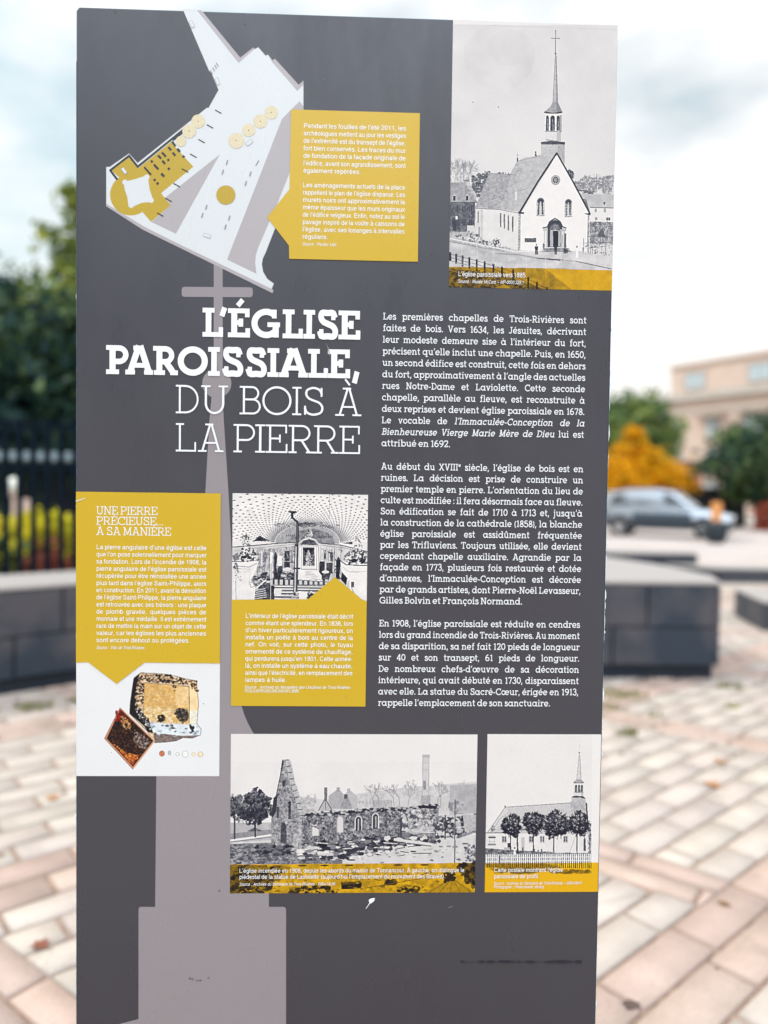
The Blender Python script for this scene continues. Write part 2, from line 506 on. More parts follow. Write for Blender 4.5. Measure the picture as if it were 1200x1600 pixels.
def slab_glyph(ch, w, s):
    key = (ch, w, s)
    if key in GL: return GL[key]
    d = unicodedata.normalize('NFD', ch)
    base = ch if ch in 'çœ' else d[0]
    acc = '' if ch in 'çœ' else d[1:]
    if acc and base == 'i': base = 'ı'
    adv, S = slab_strokes(base, w, s)
    S = list(S)
    if acc:
        top = 1.0 if base.isupper() else XH
        cx = adv * .5
        if base in 'ad': cx = adv * .44
        y0, y1 = top + .09, top + .30
        t = max(w * .8, .07)
        if acc == '\u0301': S.append(([(cx - .05, y0), (cx + .13, y1)], t))
        elif acc == '\u0300': S.append(([(cx + .05, y0), (cx - .13, y1)], t))
        elif acc == '\u0302': S.append(([(cx - .17, y0), (cx, y1), (cx + .17, y0)], t))
        elif acc == '\u0308':
            for q in (-.13, .13): S.append(([(cx + q, y0), (cx + q, y0 + .15)], .15))
    GL[key] = finish(adv, S)
    return GL[key]

# ------------------------------------------------------------------ a plain sans alphabet, also drawn with strokes
ADV = dict(zip('abcdefghijklmnopqrstuvwxyz', (556, 556, 500, 556, 556, 278, 556, 556, 222, 222, 500, 222, 833, 556, 556, 556, 556, 333, 500, 278, 556, 500, 722, 500, 500, 500)))
ADV.update(zip('ABCDEFGHIJKLMNOPQRSTUVWX', (667, 667, 722, 722, 667, 611, 778, 722, 278, 500, 667, 556, 833, 722, 778, 667, 778, 722, 667, 611, 722, 667, 944, 667)))
ADV.update({c: 556 for c in '0123456789–'})
ADV.update({'.': 278, ',': 278, ':': 278, "'": 222, '-': 333, '(': 333, ')': 333, 'ı': 222})
def sans_strokes(ch, w=.132):
    A = ADV[ch] / 718.0
    h = w / 2
    l, r = .09 + h, A - .09 - h
    c = A / 2
    X = .735
    S = []
    def P(*p): S.append((list(p), w))
    def Q(p): S.append((p, w))
    oy = X / 2
    ol, orr = .05 + h, A - .05 - h
    orx, ory = (orr - ol) / 2, X / 2 - h + .008
    if ch in 'Iilıj':
        x = c
        if ch == 'j': Q([(x, X), (x, -.12)] + arc(x - .12, -.12, .12, .10, 0, -100)[1:])
        else: P((x, 0), (x, 1 if ch in 'Il' else X))
        if ch in 'ij': P((x, 1 - w), (x, 1))
    elif ch == 'o': Q(arc(c, oy, orx, ory, 0, 360, 24))
    elif ch in 'bpdqg':
        b = l if ch in 'bp' else r
        o = (c + .02) if ch in 'bp' else (c - .02)
        Q(arc(o, oy, orx, ory, 0, 360, 24))
        if ch == 'g': Q([(b, X), (b, -.04)] + arc(b - .26, -.04, .26, .19, 0, -165)[1:])
        else: P((b, 0 if ch in 'bd' else -.28), (b, 1 if ch in 'bd' else X))
    elif ch == 'c': Q(arc(c + .02, oy, orx, ory, 42, 318, 20))
    elif ch == 'e': Q(arc(c, oy, orx, ory, 0, 320, 22)); P((ol, oy), (orr, oy))
    elif ch == 'a':
        Q(arc(c - .02, X - .21, .21, .21 - h, 165, 0, 12) + [(c + .19, .12)] + [(c + .25, h), (A - .02, h)])
        Q(spline([(c + .19, .40), (c, .39), (ol + .03, .32), (ol, .18), (ol + .10, h), (c, h), (c + .17, .18)], 4))
    elif ch in 'nhm':
        P((l, 0), (l, 1 if ch == 'h' else X))
        st = (r - l) / (2 if ch == 'm' else 1)
        for i in range(2 if ch == 'm' else 1):
            a = l + st * i
            Q([(a, X - .27)] + arc(a + st / 2, X - .24, st / 2, .24 - h, 180, 0)[1:] + [(a + st, 0)])
    elif ch == 'u': Q([(l, X), (l, .24)] + arc(c, .24, (r - l) / 2, .24 - h, 180, 360)[1:] + [(r, X)]); P((r, 0), (r, X))
    elif ch == 'r': P((l, 0), (l, X)); Q(arc(l + .26, X - .28, .26, .28 - h, 180, 82))
    elif ch == 's': Q(spline([(A - .09, X - .19), (c + .12, X - .09), (c, X - h), (c - .20, X - .10), (c - .20, X - .24), (c, .40), (c + .20, .30), (c + .20, .14), (c, h), (c - .16, .07), (.07, .20)], 4))
    elif ch == 't': Q([(c - .02, .95), (c - .02, .16)] + [(c + .01, .08), (c + .16, h)]); P((.02, X - h), (A - .02, X - h))
    elif ch == 'f': Q([(c - .02, 0), (c - .02, .82)] + [(c + .02, .93), (c + .17, 1 - h)]); P((.02, X - h), (A - .02, X - h))
    elif ch == 'v': P((.06, X), (c, h * .5)); P((c, h * .5), (A - .06, X))
    elif ch == 'y': P((.06, X), (c, .02)); P((A - .06, X), (c - .08, -.16), (.10, -.23))
    elif ch == 'x': P((.08, 0), (A - .08, X)); P((.08, X), (A - .08, 0))
    elif ch == 'z': P((.07, X - h), (A - .08, X - h)); P((.06, h), (A - .06, h)); P((A - .12, X - h), (.12, h))
    elif ch == 'w': P((.06, X), (A * .27, 0)); P((A * .27, 0), (c, X)); P((c, X), (A * .73, 0)); P((A * .73, 0), (A - .06, X))
    elif ch == 'k': P((l, 0), (l, 1)); P((l, .25), (r, X)); P((l + .14, .38), (r + .04, 0))
    elif ch == 'L': P((l, 0), (l, 1)); P((l, h), (A - .06, h))
    elif ch in 'EF':
        P((l, 0), (l, 1)); P((l, 1 - h), (A - .08, 1 - h)); P((l, .53), (A - .12, .53))
        if ch == 'E': P((l, h), (A - .06, h))
    elif ch in 'PRB':
        P((l, 0), (l, 1))
        def bowl(y0, y1, x): Q([(l, y1), (x - .24, y1)] + arc(x - .24, (y0 + y1) / 2, .24, (y1 - y0) / 2, 90, -90)[1:] + [(l, y0)])
        bowl(.47, 1 - h, r)
        if ch == 'R': P((c, .47), (r - .02, .2), (r + .02, 0))
        if ch == 'B': bowl(h, .50, r + .02)
    elif ch == 'D': P((l, 0), (l, 1)); Q([(l, 1 - h), (c - .1, 1 - h)] + arc(c - .1, .5, r - c + .1, .5 - h, 90, -90)[1:] + [(l, h)])
    elif ch == 'O': Q(arc(c, .5, c - .06 - h, .515 - h, 0, 360, 30))
    elif ch == 'C': Q(arc(c, .5, c - .06 - h, .515 - h, 40, 320, 24))
    elif ch == 'G': Q(arc(c, .5, c - .06 - h, .515 - h, 40, 345, 26)); P((c + .05, .45), (r, .45)); P((r, 0), (r, .45))
    elif ch == 'S': Q(spline([(A - .12, .72), (c + .2, .88), (c, 1 - h), (c - .26, .86), (c - .26, .66), (c, .53), (c + .28, .40), (c + .27, .16), (c, h), (c - .26, .12), (.08, .32)], 4))
    elif ch == 'U': Q([(l, 1), (l, .32)] + arc(c, .32, (r - l) / 2, .33 - h, 180, 360)[1:] + [(r, 1)])
    elif ch == 'T': P((c, 0), (c, 1)); P((.03, 1 - h), (A - .03, 1 - h))
    elif ch == 'A': P((.07, 0), (c, 1 - h * .5)); P((c, 1 - h * .5), (A - .07, 0)); P((.22, .33), (A - .22, .33))
    elif ch == 'V': P((.07, 1), (c, h * .5)); P((c, h * .5), (A - .07, 1))
    elif ch == 'M': P((l, 0), (l, 1)); P((r, 0), (r, 1)); P((l, 1 - h), (c, .1)); P((c, .1), (r, 1 - h))
    elif ch == 'N': P((l, 0), (l, 1)); P((r, 0), (r, 1)); P((l, 1 - h), (r, h))
    elif ch == 'Q': Q(arc(c, .5, c - .06 - h, .515 - h, 0, 360, 30)); P((c + .1, .2), (A - .1, 0))
    elif ch == '0': Q(arc(c, .5, c - .06 - h, .5 - h, 0, 360, 26))
    elif ch == '1': P((c + .05, 0), (c + .05, 1 - h)); P((c + .05, .86), (.14, .76))
    elif ch == '2': Q(spline([(.10, .66), (.18, .88), (c, .95), (A - .14, .80), (A - .16, .60), (c, .36), (.12, h)], 4)); P((.08, h), (A - .07, h))
    elif ch == '3': Q(spline([(.10, .72), (.2, .9), (c, .94), (A - .14, .78), (A - .2, .60), (c - .04, .53)], 4)); Q(spline([(c - .04, .53), (A - .12, .42), (A - .12, .2), (c, .06), (.2, .10), (.08, .26)], 4))
    elif ch == '4': P((A - .2, 0), (A - .2, 1 - h)); P((A - .2, 1 - h), (.09, .3)); P((.06, .27), (A - .04, .27))
    elif ch == '5': P((A - .1, 1 - h), (.2, 1 - h), (.14, .50)); Q(spline([(.14, .50), (c, .60), (A - .12, .44), (A - .12, .2), (c, .06), (.2, .10), (.08, .24)], 4))
    elif ch in '69':
        q = [(arc(c, .31, c - .06 - h, .31 - h, 0, 360, 24), w), (spline([(.06 + h, .34), (.12, .66), (.28, .9), (c + .05, .95), (A - .1, .8)], 4), w)]
        S = q if ch == '6' else [([(A - x, 1 - y) for x, y in p], t) for p, t in q]
    elif ch == '7': P((.07, 1 - h), (A - .08, 1 - h)); P((A - .1, 1 - h), (.27, 0))
    elif ch == '8': Q(arc(c, .74, .24, .26 - h, 0, 360, 20)); Q(arc(c, .27, c - .06 - h, .28 - h, 0, 360, 22))
    elif ch == '.': P((c, 0), (c, w * 1.1))
    elif ch == ',': P((c + .02, w * 1.1), (c - .05, -.16))
    elif ch == ':': P((c, 0), (c, w * 1.1)); P((c, .56), (c, .56 + w * 1.1))
    elif ch == "'": P((c + .04, 1), (c - .03, .72))
    elif ch == '-': P((.06, .36), (A - .06, .36))
    elif ch == '–': P((.0, .36), (A, .36))
    elif ch == '(': Q(arc(c + .34, .40, .36, .66, 125, 235, 10))
    elif ch == ')': Q(arc(c - .34, .40, .36, .66, 55, -55, 10))
    else: raise KeyError(ch)
    return A, S
def finish(adv, S):
    """strokes -> one clean set of triangles"""
    vs, fs = [], []
    for pts, t in S: stroke_faces(pts, t, vs, fs)
    r = delaunay_2d_cdt([Vector(v) for v in vs], [], fs, 0, 1e-5, False)
    tris = []
    for f in fs:
        q = [vs[i] for i in f]
        tris += [(q[0], q[1], q[2]), (q[0], q[2], q[3])]
    T = np.array([[tuple(p) for p in t] for t in tris])
    out = []
    for f in r[2]:
        c = sum((r[0][i] for i in f), Vector((0, 0))) / len(f)
        d = [(T[:, (i + 1) % 3, 0] - T[:, i, 0]) * (c.y - T[:, i, 1]) - (T[:, (i + 1) % 3, 1] - T[:, i, 1]) * (c.x - T[:, i, 0]) for i in range(3)]
        if np.any(((d[0] >= 0) & (d[1] >= 0) & (d[2] >= 0)) | ((d[0] <= 0) & (d[1] <= 0) & (d[2] <= 0))): out.append(tuple(f))
    return adv, [(v.x, v.y) for v in r[0]], out
SG = {}
def sans_glyph(ch):
    if ch in SG: return SG[ch]
    d = unicodedata.normalize('NFD', ch)
    base, acc = d[0], d[1:]
    A, S = sans_strokes('ı' if acc and base == 'i' else base)
    S = list(S)
    y, c = (1.06 if base.isupper() else .82), A / 2
    if acc == '\u0301': S.append(([(c - .05, y), (c + .11, y + .20)], .10))
    if acc == '\u0300': S.append(([(c + .05, y), (c - .11, y + .20)], .10))
    if acc == '\u0302': S.append(([(c - .16, y), (c, y + .17), (c + .16, y)], .09))
    if acc == '\u0327': S.append(([(c, 0), (c + .05, -.10), (c - .08, -.20)], .08))
    SG[ch] = finish(A, S)
    return SG[ch]


class TextMesh:
    def __init__(s): s.v, s.f = [], []
    def put(s, g, x, z, sx, sz, shear, y):
        n = len(s.v)
        s.v += [(x + (a + b * shear) * sx, y, z + b * sz) for a, b in g[1]]
        s.f += [tuple(i + n for i in t) for t in g[2]]
    def line(s, txt, x0, x1, z, cap, font, y, justify=True, shear=0.0, track=0.08, space=0.36, italic=None, squeeze=1.0):
        """one line set between x0 and x1 on the panel; cap = capital height in metres"""
        words = txt.split(' ')
        gap = track if font != 'sans' else 0.0
        get = sans_glyph if font == 'sans' else (lambda c: slab_glyph(c, *font))
        wid = [sum(get(c)[0] + gap for c in wd.strip('_')) - gap for wd in words]
        tot = sum(wid)
        ns = len(words) - 1
        k = squeeze
        if justify:
            need = (x1 - x0) / cap
            sp = (need - tot * k) / ns if ns else 0
            if ns and sp < 0.30:
                k = (need - 0.30 * ns) / tot
                sp = 0.30
            elif not ns: k = need / tot
        else:
            sp = space
            if x1 is not None:
                f = (x1 - x0) / cap / (tot + sp * ns)
                k, sp = f, sp * f
        x = x0
        for wd in words:
            it = shear
            if wd.startswith('_'): it = 0.2
            for i, c in enumerate(wd.strip('_')):
                g = get(c)
                s.put(g, x, z, cap * k, cap, it, y)
                x += (g[0] + gap) * cap * k
            x += (sp - gap * k) * cap
    def build(s, name, mat, parent):
        me = bpy.data.meshes.new(name)
        me.from_pydata(s.v, [], s.f)
        me.materials.append(mat)
        me.update()
        o = bpy.data.objects.new(name, me)
        COL.objects.link(o)
        o.parent = parent
        return o
# ------------------------------------------------------------------ the printed pictures: a small painter that fills a fine mesh with ink colours
def vnoise(h, w_, cell, rng, octs=3):
    o = np.zeros((h, w_))
    amp, tot = 1.0, 0.0
    for k in range(octs):
        c = max(1.5, cell / 2 ** k)
        gh, gw = int(h / c) + 3, int(w_ / c) + 3
        g = rng.random((gh, gw))
        y, x = np.arange(h) / c, np.arange(w_) / c
        yi, xi = y.astype(int), x.astype(int)
        fy, fx = (y - yi)[:, None], (x - xi)[None, :]
        fy, fx = fy * fy * (3 - 2 * fy), fx * fx * (3 - 2 * fx)
        a = g[yi][:, xi] * (1 - fx) + g[yi][:, xi + 1] * fx
        b = g[yi + 1][:, xi] * (1 - fx) + g[yi + 1][:, xi + 1] * fx
        o += amp * (a * (1 - fy) + b * fy)
        tot += amp
        amp *= 0.6
    return o / tot
INK_D, INK_L = np.array([20, 23, 36]) / 255.0, np.array([238, 231, 225]) / 255.0
class Print:
    def __init__(s, corners, origin, scale, seed, dens=1.2):
        """corners: TL, TR, BL as read in a zoom of the photograph with this origin and scale"""
        s.ss = 2
        P = [np.array([origin[0] + x / scale, origin[1] + y / scale]) for x, y in corners]
        s.nx = int(np.linalg.norm(P[1] - P[0]) * dens) + 1
        s.ny = int(np.linalg.norm(P[2] - P[0]) * dens) + 1
        s.W, s.H = s.nx * s.ss, s.ny * s.ss
        A = np.array([P[1] - P[0], P[2] - P[0]]).T
        s.Ai, s.P0 = np.linalg.inv(A), P[0]
        s.or_, s.sc = origin, scale
        s.k = s.W / np.linalg.norm(P[1] - P[0]) / scale      # canvas pixels per zoom unit
        s.rng = np.random.default_rng(seed)
        s.im = np.zeros((s.H, s.W, 3))
        s.n = {c: vnoise(s.H, s.W, c * dens * s.ss, s.rng) for c in (1.2, 3, 9, 40)}
    def view(s, origin, scale):
        s.k *= s.sc / scale
        s.or_, s.sc = origin, scale
    def T(s, pts):
        p = np.asarray(pts, float) / s.sc + np.array(s.or_)
        q = (p - s.P0) @ s.Ai.T
        return q * np.array([s.W, s.H])
    @staticmethod
    def tone(g):
        g = np.clip(g, 0, 1)
        return INK_D + (INK_L - INK_D) * np.asarray(g)[..., None]
    def mask(s, q):
        x0, y0 = np.floor(q.min(0)).astype(int)
        x1, y1 = np.ceil(q.max(0)).astype(int) + 1
        x0, y0, x1, y1 = max(0, x0), max(0, y0), min(s.W, x1), min(s.H, y1)
        if x1 <= x0 or y1 <= y0: return None
        X, Y = np.arange(x0, x1)[None, :] + 0.5, np.arange(y0, y1)[:, None] + 0.5
        ins = np.zeros((y1 - y0, x1 - x0), bool)
        n = len(q)
        for i in range(n):
            ax, ay = q[i]
            bx, by = q[(i + 1) % n]
            if ay == by: continue
            c = ((ay > Y) != (by > Y)) & (X < (bx - ax) * (Y - ay) / (by - ay) + ax)
            ins ^= c
        return slice(y0, y1), slice(x0, x1), ins
    def fill(s, q, col, a=1.0, tex=0.0, cell=3, mul=False):
        mk = s.mask(q)
        if mk is None: return
        sy, sx, ins = mk
        sub = s.im[sy, sx]
        t = (s.n[cell][sy, sx] - 0.5) * 2 * tex if tex else 0
        if np.ndim(col) == 0: c = s.tone(np.broadcast_to(col + t, ins.shape))
        else: c = np.clip(np.asarray(col)[None, None, :] / 255.0 * (1 + (t[..., None] if tex else 0)), 0, 1) * np.ones(ins.shape + (1,))
        if mul: c = sub * c
        al = (ins * a)[..., None]
        s.im[sy, sx] = sub * (1 - al) + c * al
    def poly(s, pts, col, a=1.0, tex=0.0, cell=3, mul=False): s.fill(s.T(pts), col, a, tex, cell, mul)
    def rect(s, x0, y0, x1, y1, col, a=1.0, tex=0.0, cell=3): s.poly([(x0, y0), (x1, y0), (x1, y1), (x0, y1)], col, a, tex, cell)
    def ell(s, cx, cy, rx, ry, col, a=1.0, tex=0.0, cell=3, a0=0, a1=360):
        s.poly([(cx + rx * math.cos(R(t)), cy - ry * math.sin(R(t))) for t in np.linspace(a0, a1, 28)], col, a, tex, cell)
    def line(s, pts, wd, col, a=1.0):
        for p, q in zip(pts[:-1], pts[1:]):
            p, q = np.array(p, float), np.array(q, float)
            d = q - p
            ln = np.hypot(*d)
            if ln < 1e-6: continue
            n = np.array([-d[1], d[0]]) / ln * wd / 2
            s.poly([p + n, q + n, q - n, p - n], col, a)
    def specks(s, pts, n, size, cols, a=1.0, aspect=1.0):
        """n small blots strewn over a polygon"""
        pts = np.asarray(pts, float)
        lo, hi = pts.min(0), pts.max(0)
        k = 0
        tries = 0
        while k < n and tries < n * 8:
            tries += 1
            p = lo + s.rng.random(2) * (hi - lo)
            c = False
            for i in range(len(pts)):
                q, r = pts[i], pts[(i + 1) % len(pts)]
                if (q[1] > p[1]) != (r[1] > p[1]) and p[0] < (r[0] - q[0]) * (p[1] - q[1]) / (r[1] - q[1]) + q[0]: c = not c
            if not c: continue
            k += 1
            r = size * (0.45 + 0.9 * s.rng.random())
            m = 5
            th = s.rng.random() * 6.3
            s.poly([p + np.array([r * aspect * math.cos(th + t) * (0.6 + 0.7 * s.rng.random()), r * math.sin(th + t) * (0.6 + 0.7 * s.rng.random())]) for t in np.arange(m) / m * 6.283], cols[s.rng.integers(len(cols))], a)
    def crown(s, cx, cy, rx, ry, n, size, cols, a=1.0):
        for _ in range(n):
            t, r = s.rng.random() * 6.283, s.rng.random() ** 0.55
            wob = 1 + 0.18 * math.sin(3 * t + cx) + 0.12 * math.sin(7 * t + cy)
            x, y = cx + rx * r * wob * math.cos(t), cy + ry * r * wob * math.sin(t)
            q = size * (0.4 + s.rng.random())
            th = s.rng.random() * 6.283
            s.poly([(x + q * math.cos(th + b) * (0.5 + 0.8 * s.rng.random()), y + q * math.sin(th + b) * (0.5 + 0.8 * s.rng.random())) for b in (0, 1.5, 3.0, 4.6)], cols[s.rng.integers(len(cols))], a)
    def bare_tree(s, x, y, ln, ang, wd, depth, col, a=1.0):
        x2, y2 = x + ln * math.cos(ang), y - ln * math.sin(ang)
        s.line([(x, y), (x2, y2)], wd, col, a)
        if depth:
            for _ in range(3): s.bare_tree(x2, y2, ln * (0.55 + 0.3 * s.rng.random()), ang + (s.rng.random() - 0.5) * 1.5, max(wd * 0.62, 1.4), depth - 1, col, a)
    def grain(s, amt): s.im = np.clip(s.im * (1 + (s.n[1.2] - 0.5)[..., None] * amt), 0, 1)
    def build(s, name, x0, z0, x1, z1, y, parent):
        ny, nx = s.ny, s.nx
        im = s.im.reshape(ny, s.ss, nx, s.ss, 3).mean((1, 3))
        p = np.pad(im, ((2, 2), (2, 2), (0, 0)), 'edge')
        bl = sum(p[dy:dy + ny, dx:dx + nx] for dy in range(5) for dx in range(5)) / 25.0
        im = np.clip(im + 0.40 * (im - bl), 0.0, 0.97)                   # the prints are crisply sharpened
        c = np.clip((lin(im) - 0.010) / PANEL_LIGHT, 0.002, 0.88)
        X, Z = np.meshgrid(np.linspace(x0, x1, nx + 1), np.linspace(z0, z1, ny + 1))
        co = np.stack([X, np.full_like(X, y), Z], -1).reshape(-1, 3)
        me = bpy.data.meshes.new(name)
        me.vertices.add(len(co))
        me.vertices.foreach_set('co', co.ravel())
        i = (np.arange(ny)[:, None] * (nx + 1) + np.arange(nx)[None, :]).ravel()
        quads = np.stack([i, i + nx + 1, i + nx + 2, i + 1], -1)
        me.loops.add(quads.size)
        me.polygons.add(len(quads))
        me.loops.foreach_set('vertex_index', quads.ravel().astype(np.int32))
        me.polygons.foreach_set('loop_start', (np.arange(len(quads)) * 4).astype(np.int32))
        me.update(calc_edges=True)
        at = me.color_attributes.new('print_colour', 'FLOAT_COLOR', 'CORNER')
        full = np.concatenate([c.reshape(-1, 3), np.ones((ny * nx, 1))], 1)
        at.data.foreach_set('color', np.repeat(full, 4, axis=0).astype(np.float32).ravel())
        me.materials.append(M['print'])
        o = bpy.data.objects.new(name, me)
        COL.objects.link(o)
        o.parent = parent
        return o
YEL = (250, 196, 12)

def paint_church():
    c = Print([(145, 68), (697, 84), (132, 960)], (640, 0), 2.143, 11)
    s = c
    s.rect(100, 40, 720, 1000, 0.86, 1, 0.035, 40)
    for q in range(9): s.ell(420, 600 - q * 8, 330 - q * 26, 300 - q * 24, 0.92, 0.10)
    s.ell(300, 190, 120, 110, 0.80, .25, .08, 40); s.ell(330, 160, 70, 60, .80, .2)
    s.specks([(150, 90), (690, 100), (690, 560), (150, 520)], 130, 1.6, [.75, .8, .95], .6)
    s.rect(140, 66, 700, 84, .95, .7); s.line([(150, 84), (690, 98)], 1.5, .75, .6)
    s.ell(212, 341, 2, 2, .1); s.ell(297, 357, 2, 2, .1)
    # spire and belfry
    s.line([(488, 100), (488, 182)], 2.4, .42); s.line([(473, 128), (503, 129)], 2.2, .45); s.ell(488, 178, 3.5, 3, .4); s.ell(488, 104, 2, 3, .5)
    s.poly([(487, 180), (490, 180), (497, 345), (479, 345)], .72, 1, .1); s.line([(488, 180), (480, 345)], 1.6, .45); s.line([(490, 180), (497, 345)], 1.6, .35); s.poly([(489, 200), (490, 200), (497, 345), (491, 345)], .58)
    s.poly([(479, 340), (497, 340), (502, 356), (512, 373), (482, 378), (451, 373), (471, 357)], .62, 1, .1); s.poly([(491, 340), (497, 340), (512, 373), (494, 377)], .5)
    s.line([(451, 374), (482, 379), (512, 374)], 5, .1)
    s.rect(455, 379, 510, 442, .92)
    for x0, x1 in ((457, 467), (472, 487), (493, 503)):
        s.rect(x0, 392, x1, 436, .16); s.ell((x0 + x1) / 2, 394, (x1 - x0) / 2, 9, .12); s.line([((x0 + x1) / 2, 396), ((x0 + x1) / 2 + 2, 436)], 2, .6)
    s.line([(469, 384), (469, 438)], 3, .97); s.line([(490, 384), (490, 438)], 3, .97); s.rect(503, 384, 510, 440, .6)
    s.line([(454, 418), (510, 418)], 1.6, .5); s.line([(454, 438), (510, 440)], 2.5, .4)
    s.rect(456, 441, 508, 474, .88, 1, .05); s.rect(494, 441, 508, 474, .74)
    s.line([(457, 466), (500, 472)], 3, .5)
    s.poly([(440, 474), (470, 470), (522, 474), (522, 482), (441, 482)], .25, 1, .2)
    s.poly([(441, 482), (521, 482), (521, 548), (497, 512), (441, 600)], .76, 1, .16, 1.2); s.poly([(497, 482), (521, 482), (521, 548), (497, 512)], .68, 1, .14, 1.2)
    # the rest is read from the closer view
    c.view((690, 220), 4.2857)
    for x in range(70, 220, 17): s.bare_tree(x, 290, 62, 1.57 + (s.rng.random() - .5) * .5, 3.5, 3, .5, .75)
    s.crown(130, 215, 75, 70, 120, 7, [.55, .62, .7], .5)
    s.crown(255, 290, 50, 78, 240, 9, [.2, .28, .4, .5], .9); s.crown(400, 222, 60, 14, 60, 6, [.2, .3], .9); s.crown(300, 235, 35, 35, 90, 7, [.2, .3, .45], .9)
    s.crown(868, 228, 26, 36, 110, 6, [.15, .25, .4], .95)
    for cx, cy, rx, ry in ((1000, 290, 75, 60), (1110, 290, 60, 62), (920, 300, 40, 30)): s.crown(cx, cy, rx, ry, 260, 8, [.42, .52, .62, .72], .75)
    for x in (960, 1000, 1040, 1090, 1130): s.bare_tree(x, 350, 55, 1.57, 3, 2, .38, .7)
    # houses left and right
    s.rect(40, 400, 226, 610, .36, 1, .22, 3); s.poly([(40, 274), (165, 274), (242, 408), (40, 408)], .62, 1, .14, 3); s.line([(40, 408), (240, 408)], 5, .3)
    s.poly([(150, 258), (186, 258), (186, 275), (240, 375), (228, 385), (165, 285)], .75, 1, .15); s.rect(150, 255, 186, 268, .5)
    for x in (86, 172):
        s.poly([(x - 16, 368), (x, 348), (x + 16, 368), (x + 14, 398), (x - 14, 398)], .75); s.rect(x - 8, 364, x + 8, 396, .15)
    for x in (70, 112, 150, 196):
        s.rect(x - 9, 430, x + 9, 475, .2); s.line([(x, 430), (x, 475)], 2, .6)
        s.rect(x - 9, 522, x + 9, 568, .18); s.line([(x, 522), (x, 568)], 2, .55)
    s.rect(94, 500, 108, 522, .97); s.rect(76, 530, 100, 600, .2); s.line([(64, 600), (64, 500)], 2, .6)
    s.rect(40, 600, 230, 640, .72, 1, .1); s.line([(45, 606), (170, 602)], 4, .3)
    s.poly([(172, 560), (222, 560), (222, 630), (172, 600)], .85); s.line([(172, 560), (222, 562)], 4, .25)
    s.poly([(930, 352), (1175, 358), (1175, 448), (1000, 445)], .76, 1, .08, 9); s.poly([(1000, 445), (1175, 448), (1175, 545), (1000, 540)], .92); s.line([(1000, 445), (1170, 450)], 4, .35)
    s.line([(920, 330), (990, 335)], 8, .3); s.line([(960, 345), (1030, 340)], 8, .3); s.rect(985, 335, 1025, 355, .4, 1, .3, 1.2)
    s.poly([(1085, 420), (1098, 398), (1112, 420), (1112, 440), (1085, 440)], .8); s.rect(1092, 408, 1106, 425, .3)
    for x in (1040, 1102): s.rect(x - 7, 452, x + 7, 478, .6)
    s.rect(1036, 512, 1052, 530, .55); s.rect(1112, 514, 1140, 534, .3); s.line([(1126, 514), (1126, 534)], 2, .9)
    s.poly([(1000, 540), (1170, 545), (1170, 700), (1000, 690)], .55, 1, .35, 3)
    s.specks([(1000, 540), (1160, 545), (1160, 650), (1000, 640)], 160, 5, [.3, .45, .7, .8], .8)
    # church body
    s.poly([(318, 214), (508, 226), (470, 330), (388, 452), (226, 444)], .66, 1, .13, 3)
    s.poly([(505, 134), (560, 108), (632, 100), (700, 80), (770, 100), (530, 474), (386, 452), (440, 330), (462, 215)], .74, 1, .09, 3)
    s.poly([(505, 134), (462, 215), (420, 330), (386, 452), (440, 455), (540, 200)], .66, .35, .2, 3)
    s.specks([(318, 214), (500, 228), (388, 450), (230, 440)], 240, 4, [.5, .58, .75], .5, 2)
    s.line([(318, 212), (500, 224)], 2.5, .45); s.line([(505, 134), (664, 98)], 2.5, .5); s.line([(462, 215), (386, 450)], 2.5, .5, .6)
    s.line([(500, 395), (503, 335), (568, 315)], 3, .88); s.line([(506, 335), (570, 316)], 2.5, .4); s.rect(496, 338, 506, 395, .93)
    s.line([(510, 135), (510, 78)], 2.5, .55); s.line([(499, 92), (522, 92)], 2, .6); s.rect(506, 110, 515, 136, .15)
    s.poly([(625, 100), (632, 66), (640, 100)], .2); s.ell(632, 74, 5, 8, .2)
    s.poly([(945, 385), (975, 388), (1006, 488), (985, 492)], .45, 1, .15)
    s.poly([(228, 446), (386, 454), (522, 482), (516, 732), (264, 672), (220, 640)], .90, 1, .04, 9)
    s.poly([(264, 452), (280, 452), (276, 676), (262, 672)], .76, .7, .1); s.poly([(228, 446), (264, 450), (262, 672), (220, 640)], .86, 1, .04)
    s.line([(228, 448), (386, 456), (522, 482)], 4, .35)
    for x, y0, y1, wd in ((247, 470, 545, 8), (398, 482, 574, 9), (423, 488, 583, 9), (450, 496, 596, 9), (480, 504, 606, 10)):
        s.rect(x - wd / 2 - 2, y0 - 3, x + wd / 2 + 2, y1 + 3, .8); s.rect(x - wd / 2, y0, x + wd / 2 - 2, y1, .25, 1, .2)
    s.rect(249, 572, 257, 640, .5)
    s.poly([(775, 86), (1000, 486), (990, 500), (990, 742), (520, 732), (522, 478)], .955, 1, .02, 9)
    s.poly([(520, 486), (534, 486), (530, 732), (514, 732)], .7, 1, .3, 3)
    for y in range(490, 730, 20): s.rect(516, y, 528, y + 9, .55, .7)
    s.poly([(986, 500), (996, 500), (994, 742), (984, 742)], .6, 1, .3, 3)
    s.line([(776, 76), (650, 268), (526, 476)], 13, .12); s.line([(768, 98), (540, 470)], 3, .8); s.poly([(516, 470), (556, 476), (556, 486), (518, 486)], .15)
    s.line([(774, 78), (880, 262), (1004, 492)], 11, .14); s.poly([(962, 484), (1006, 484), (1004, 500), (980, 494)], .2)
    s.ell(767, 260, 31, 33, .5); s.ell(767, 260, 26, 28, .85); s.ell(767, 260, 22, 24, .3)
    for k in range(4):
        t = k * .785
        s.line([(767 - 22 * math.cos(t), 260 - 24 * math.sin(t)), (767 + 22 * math.cos(t), 260 + 24 * math.sin(t))], 2, .75)
    s.ell(767, 260, 7, 8, .8); s.ell(767, 260, 4, 4, .2)
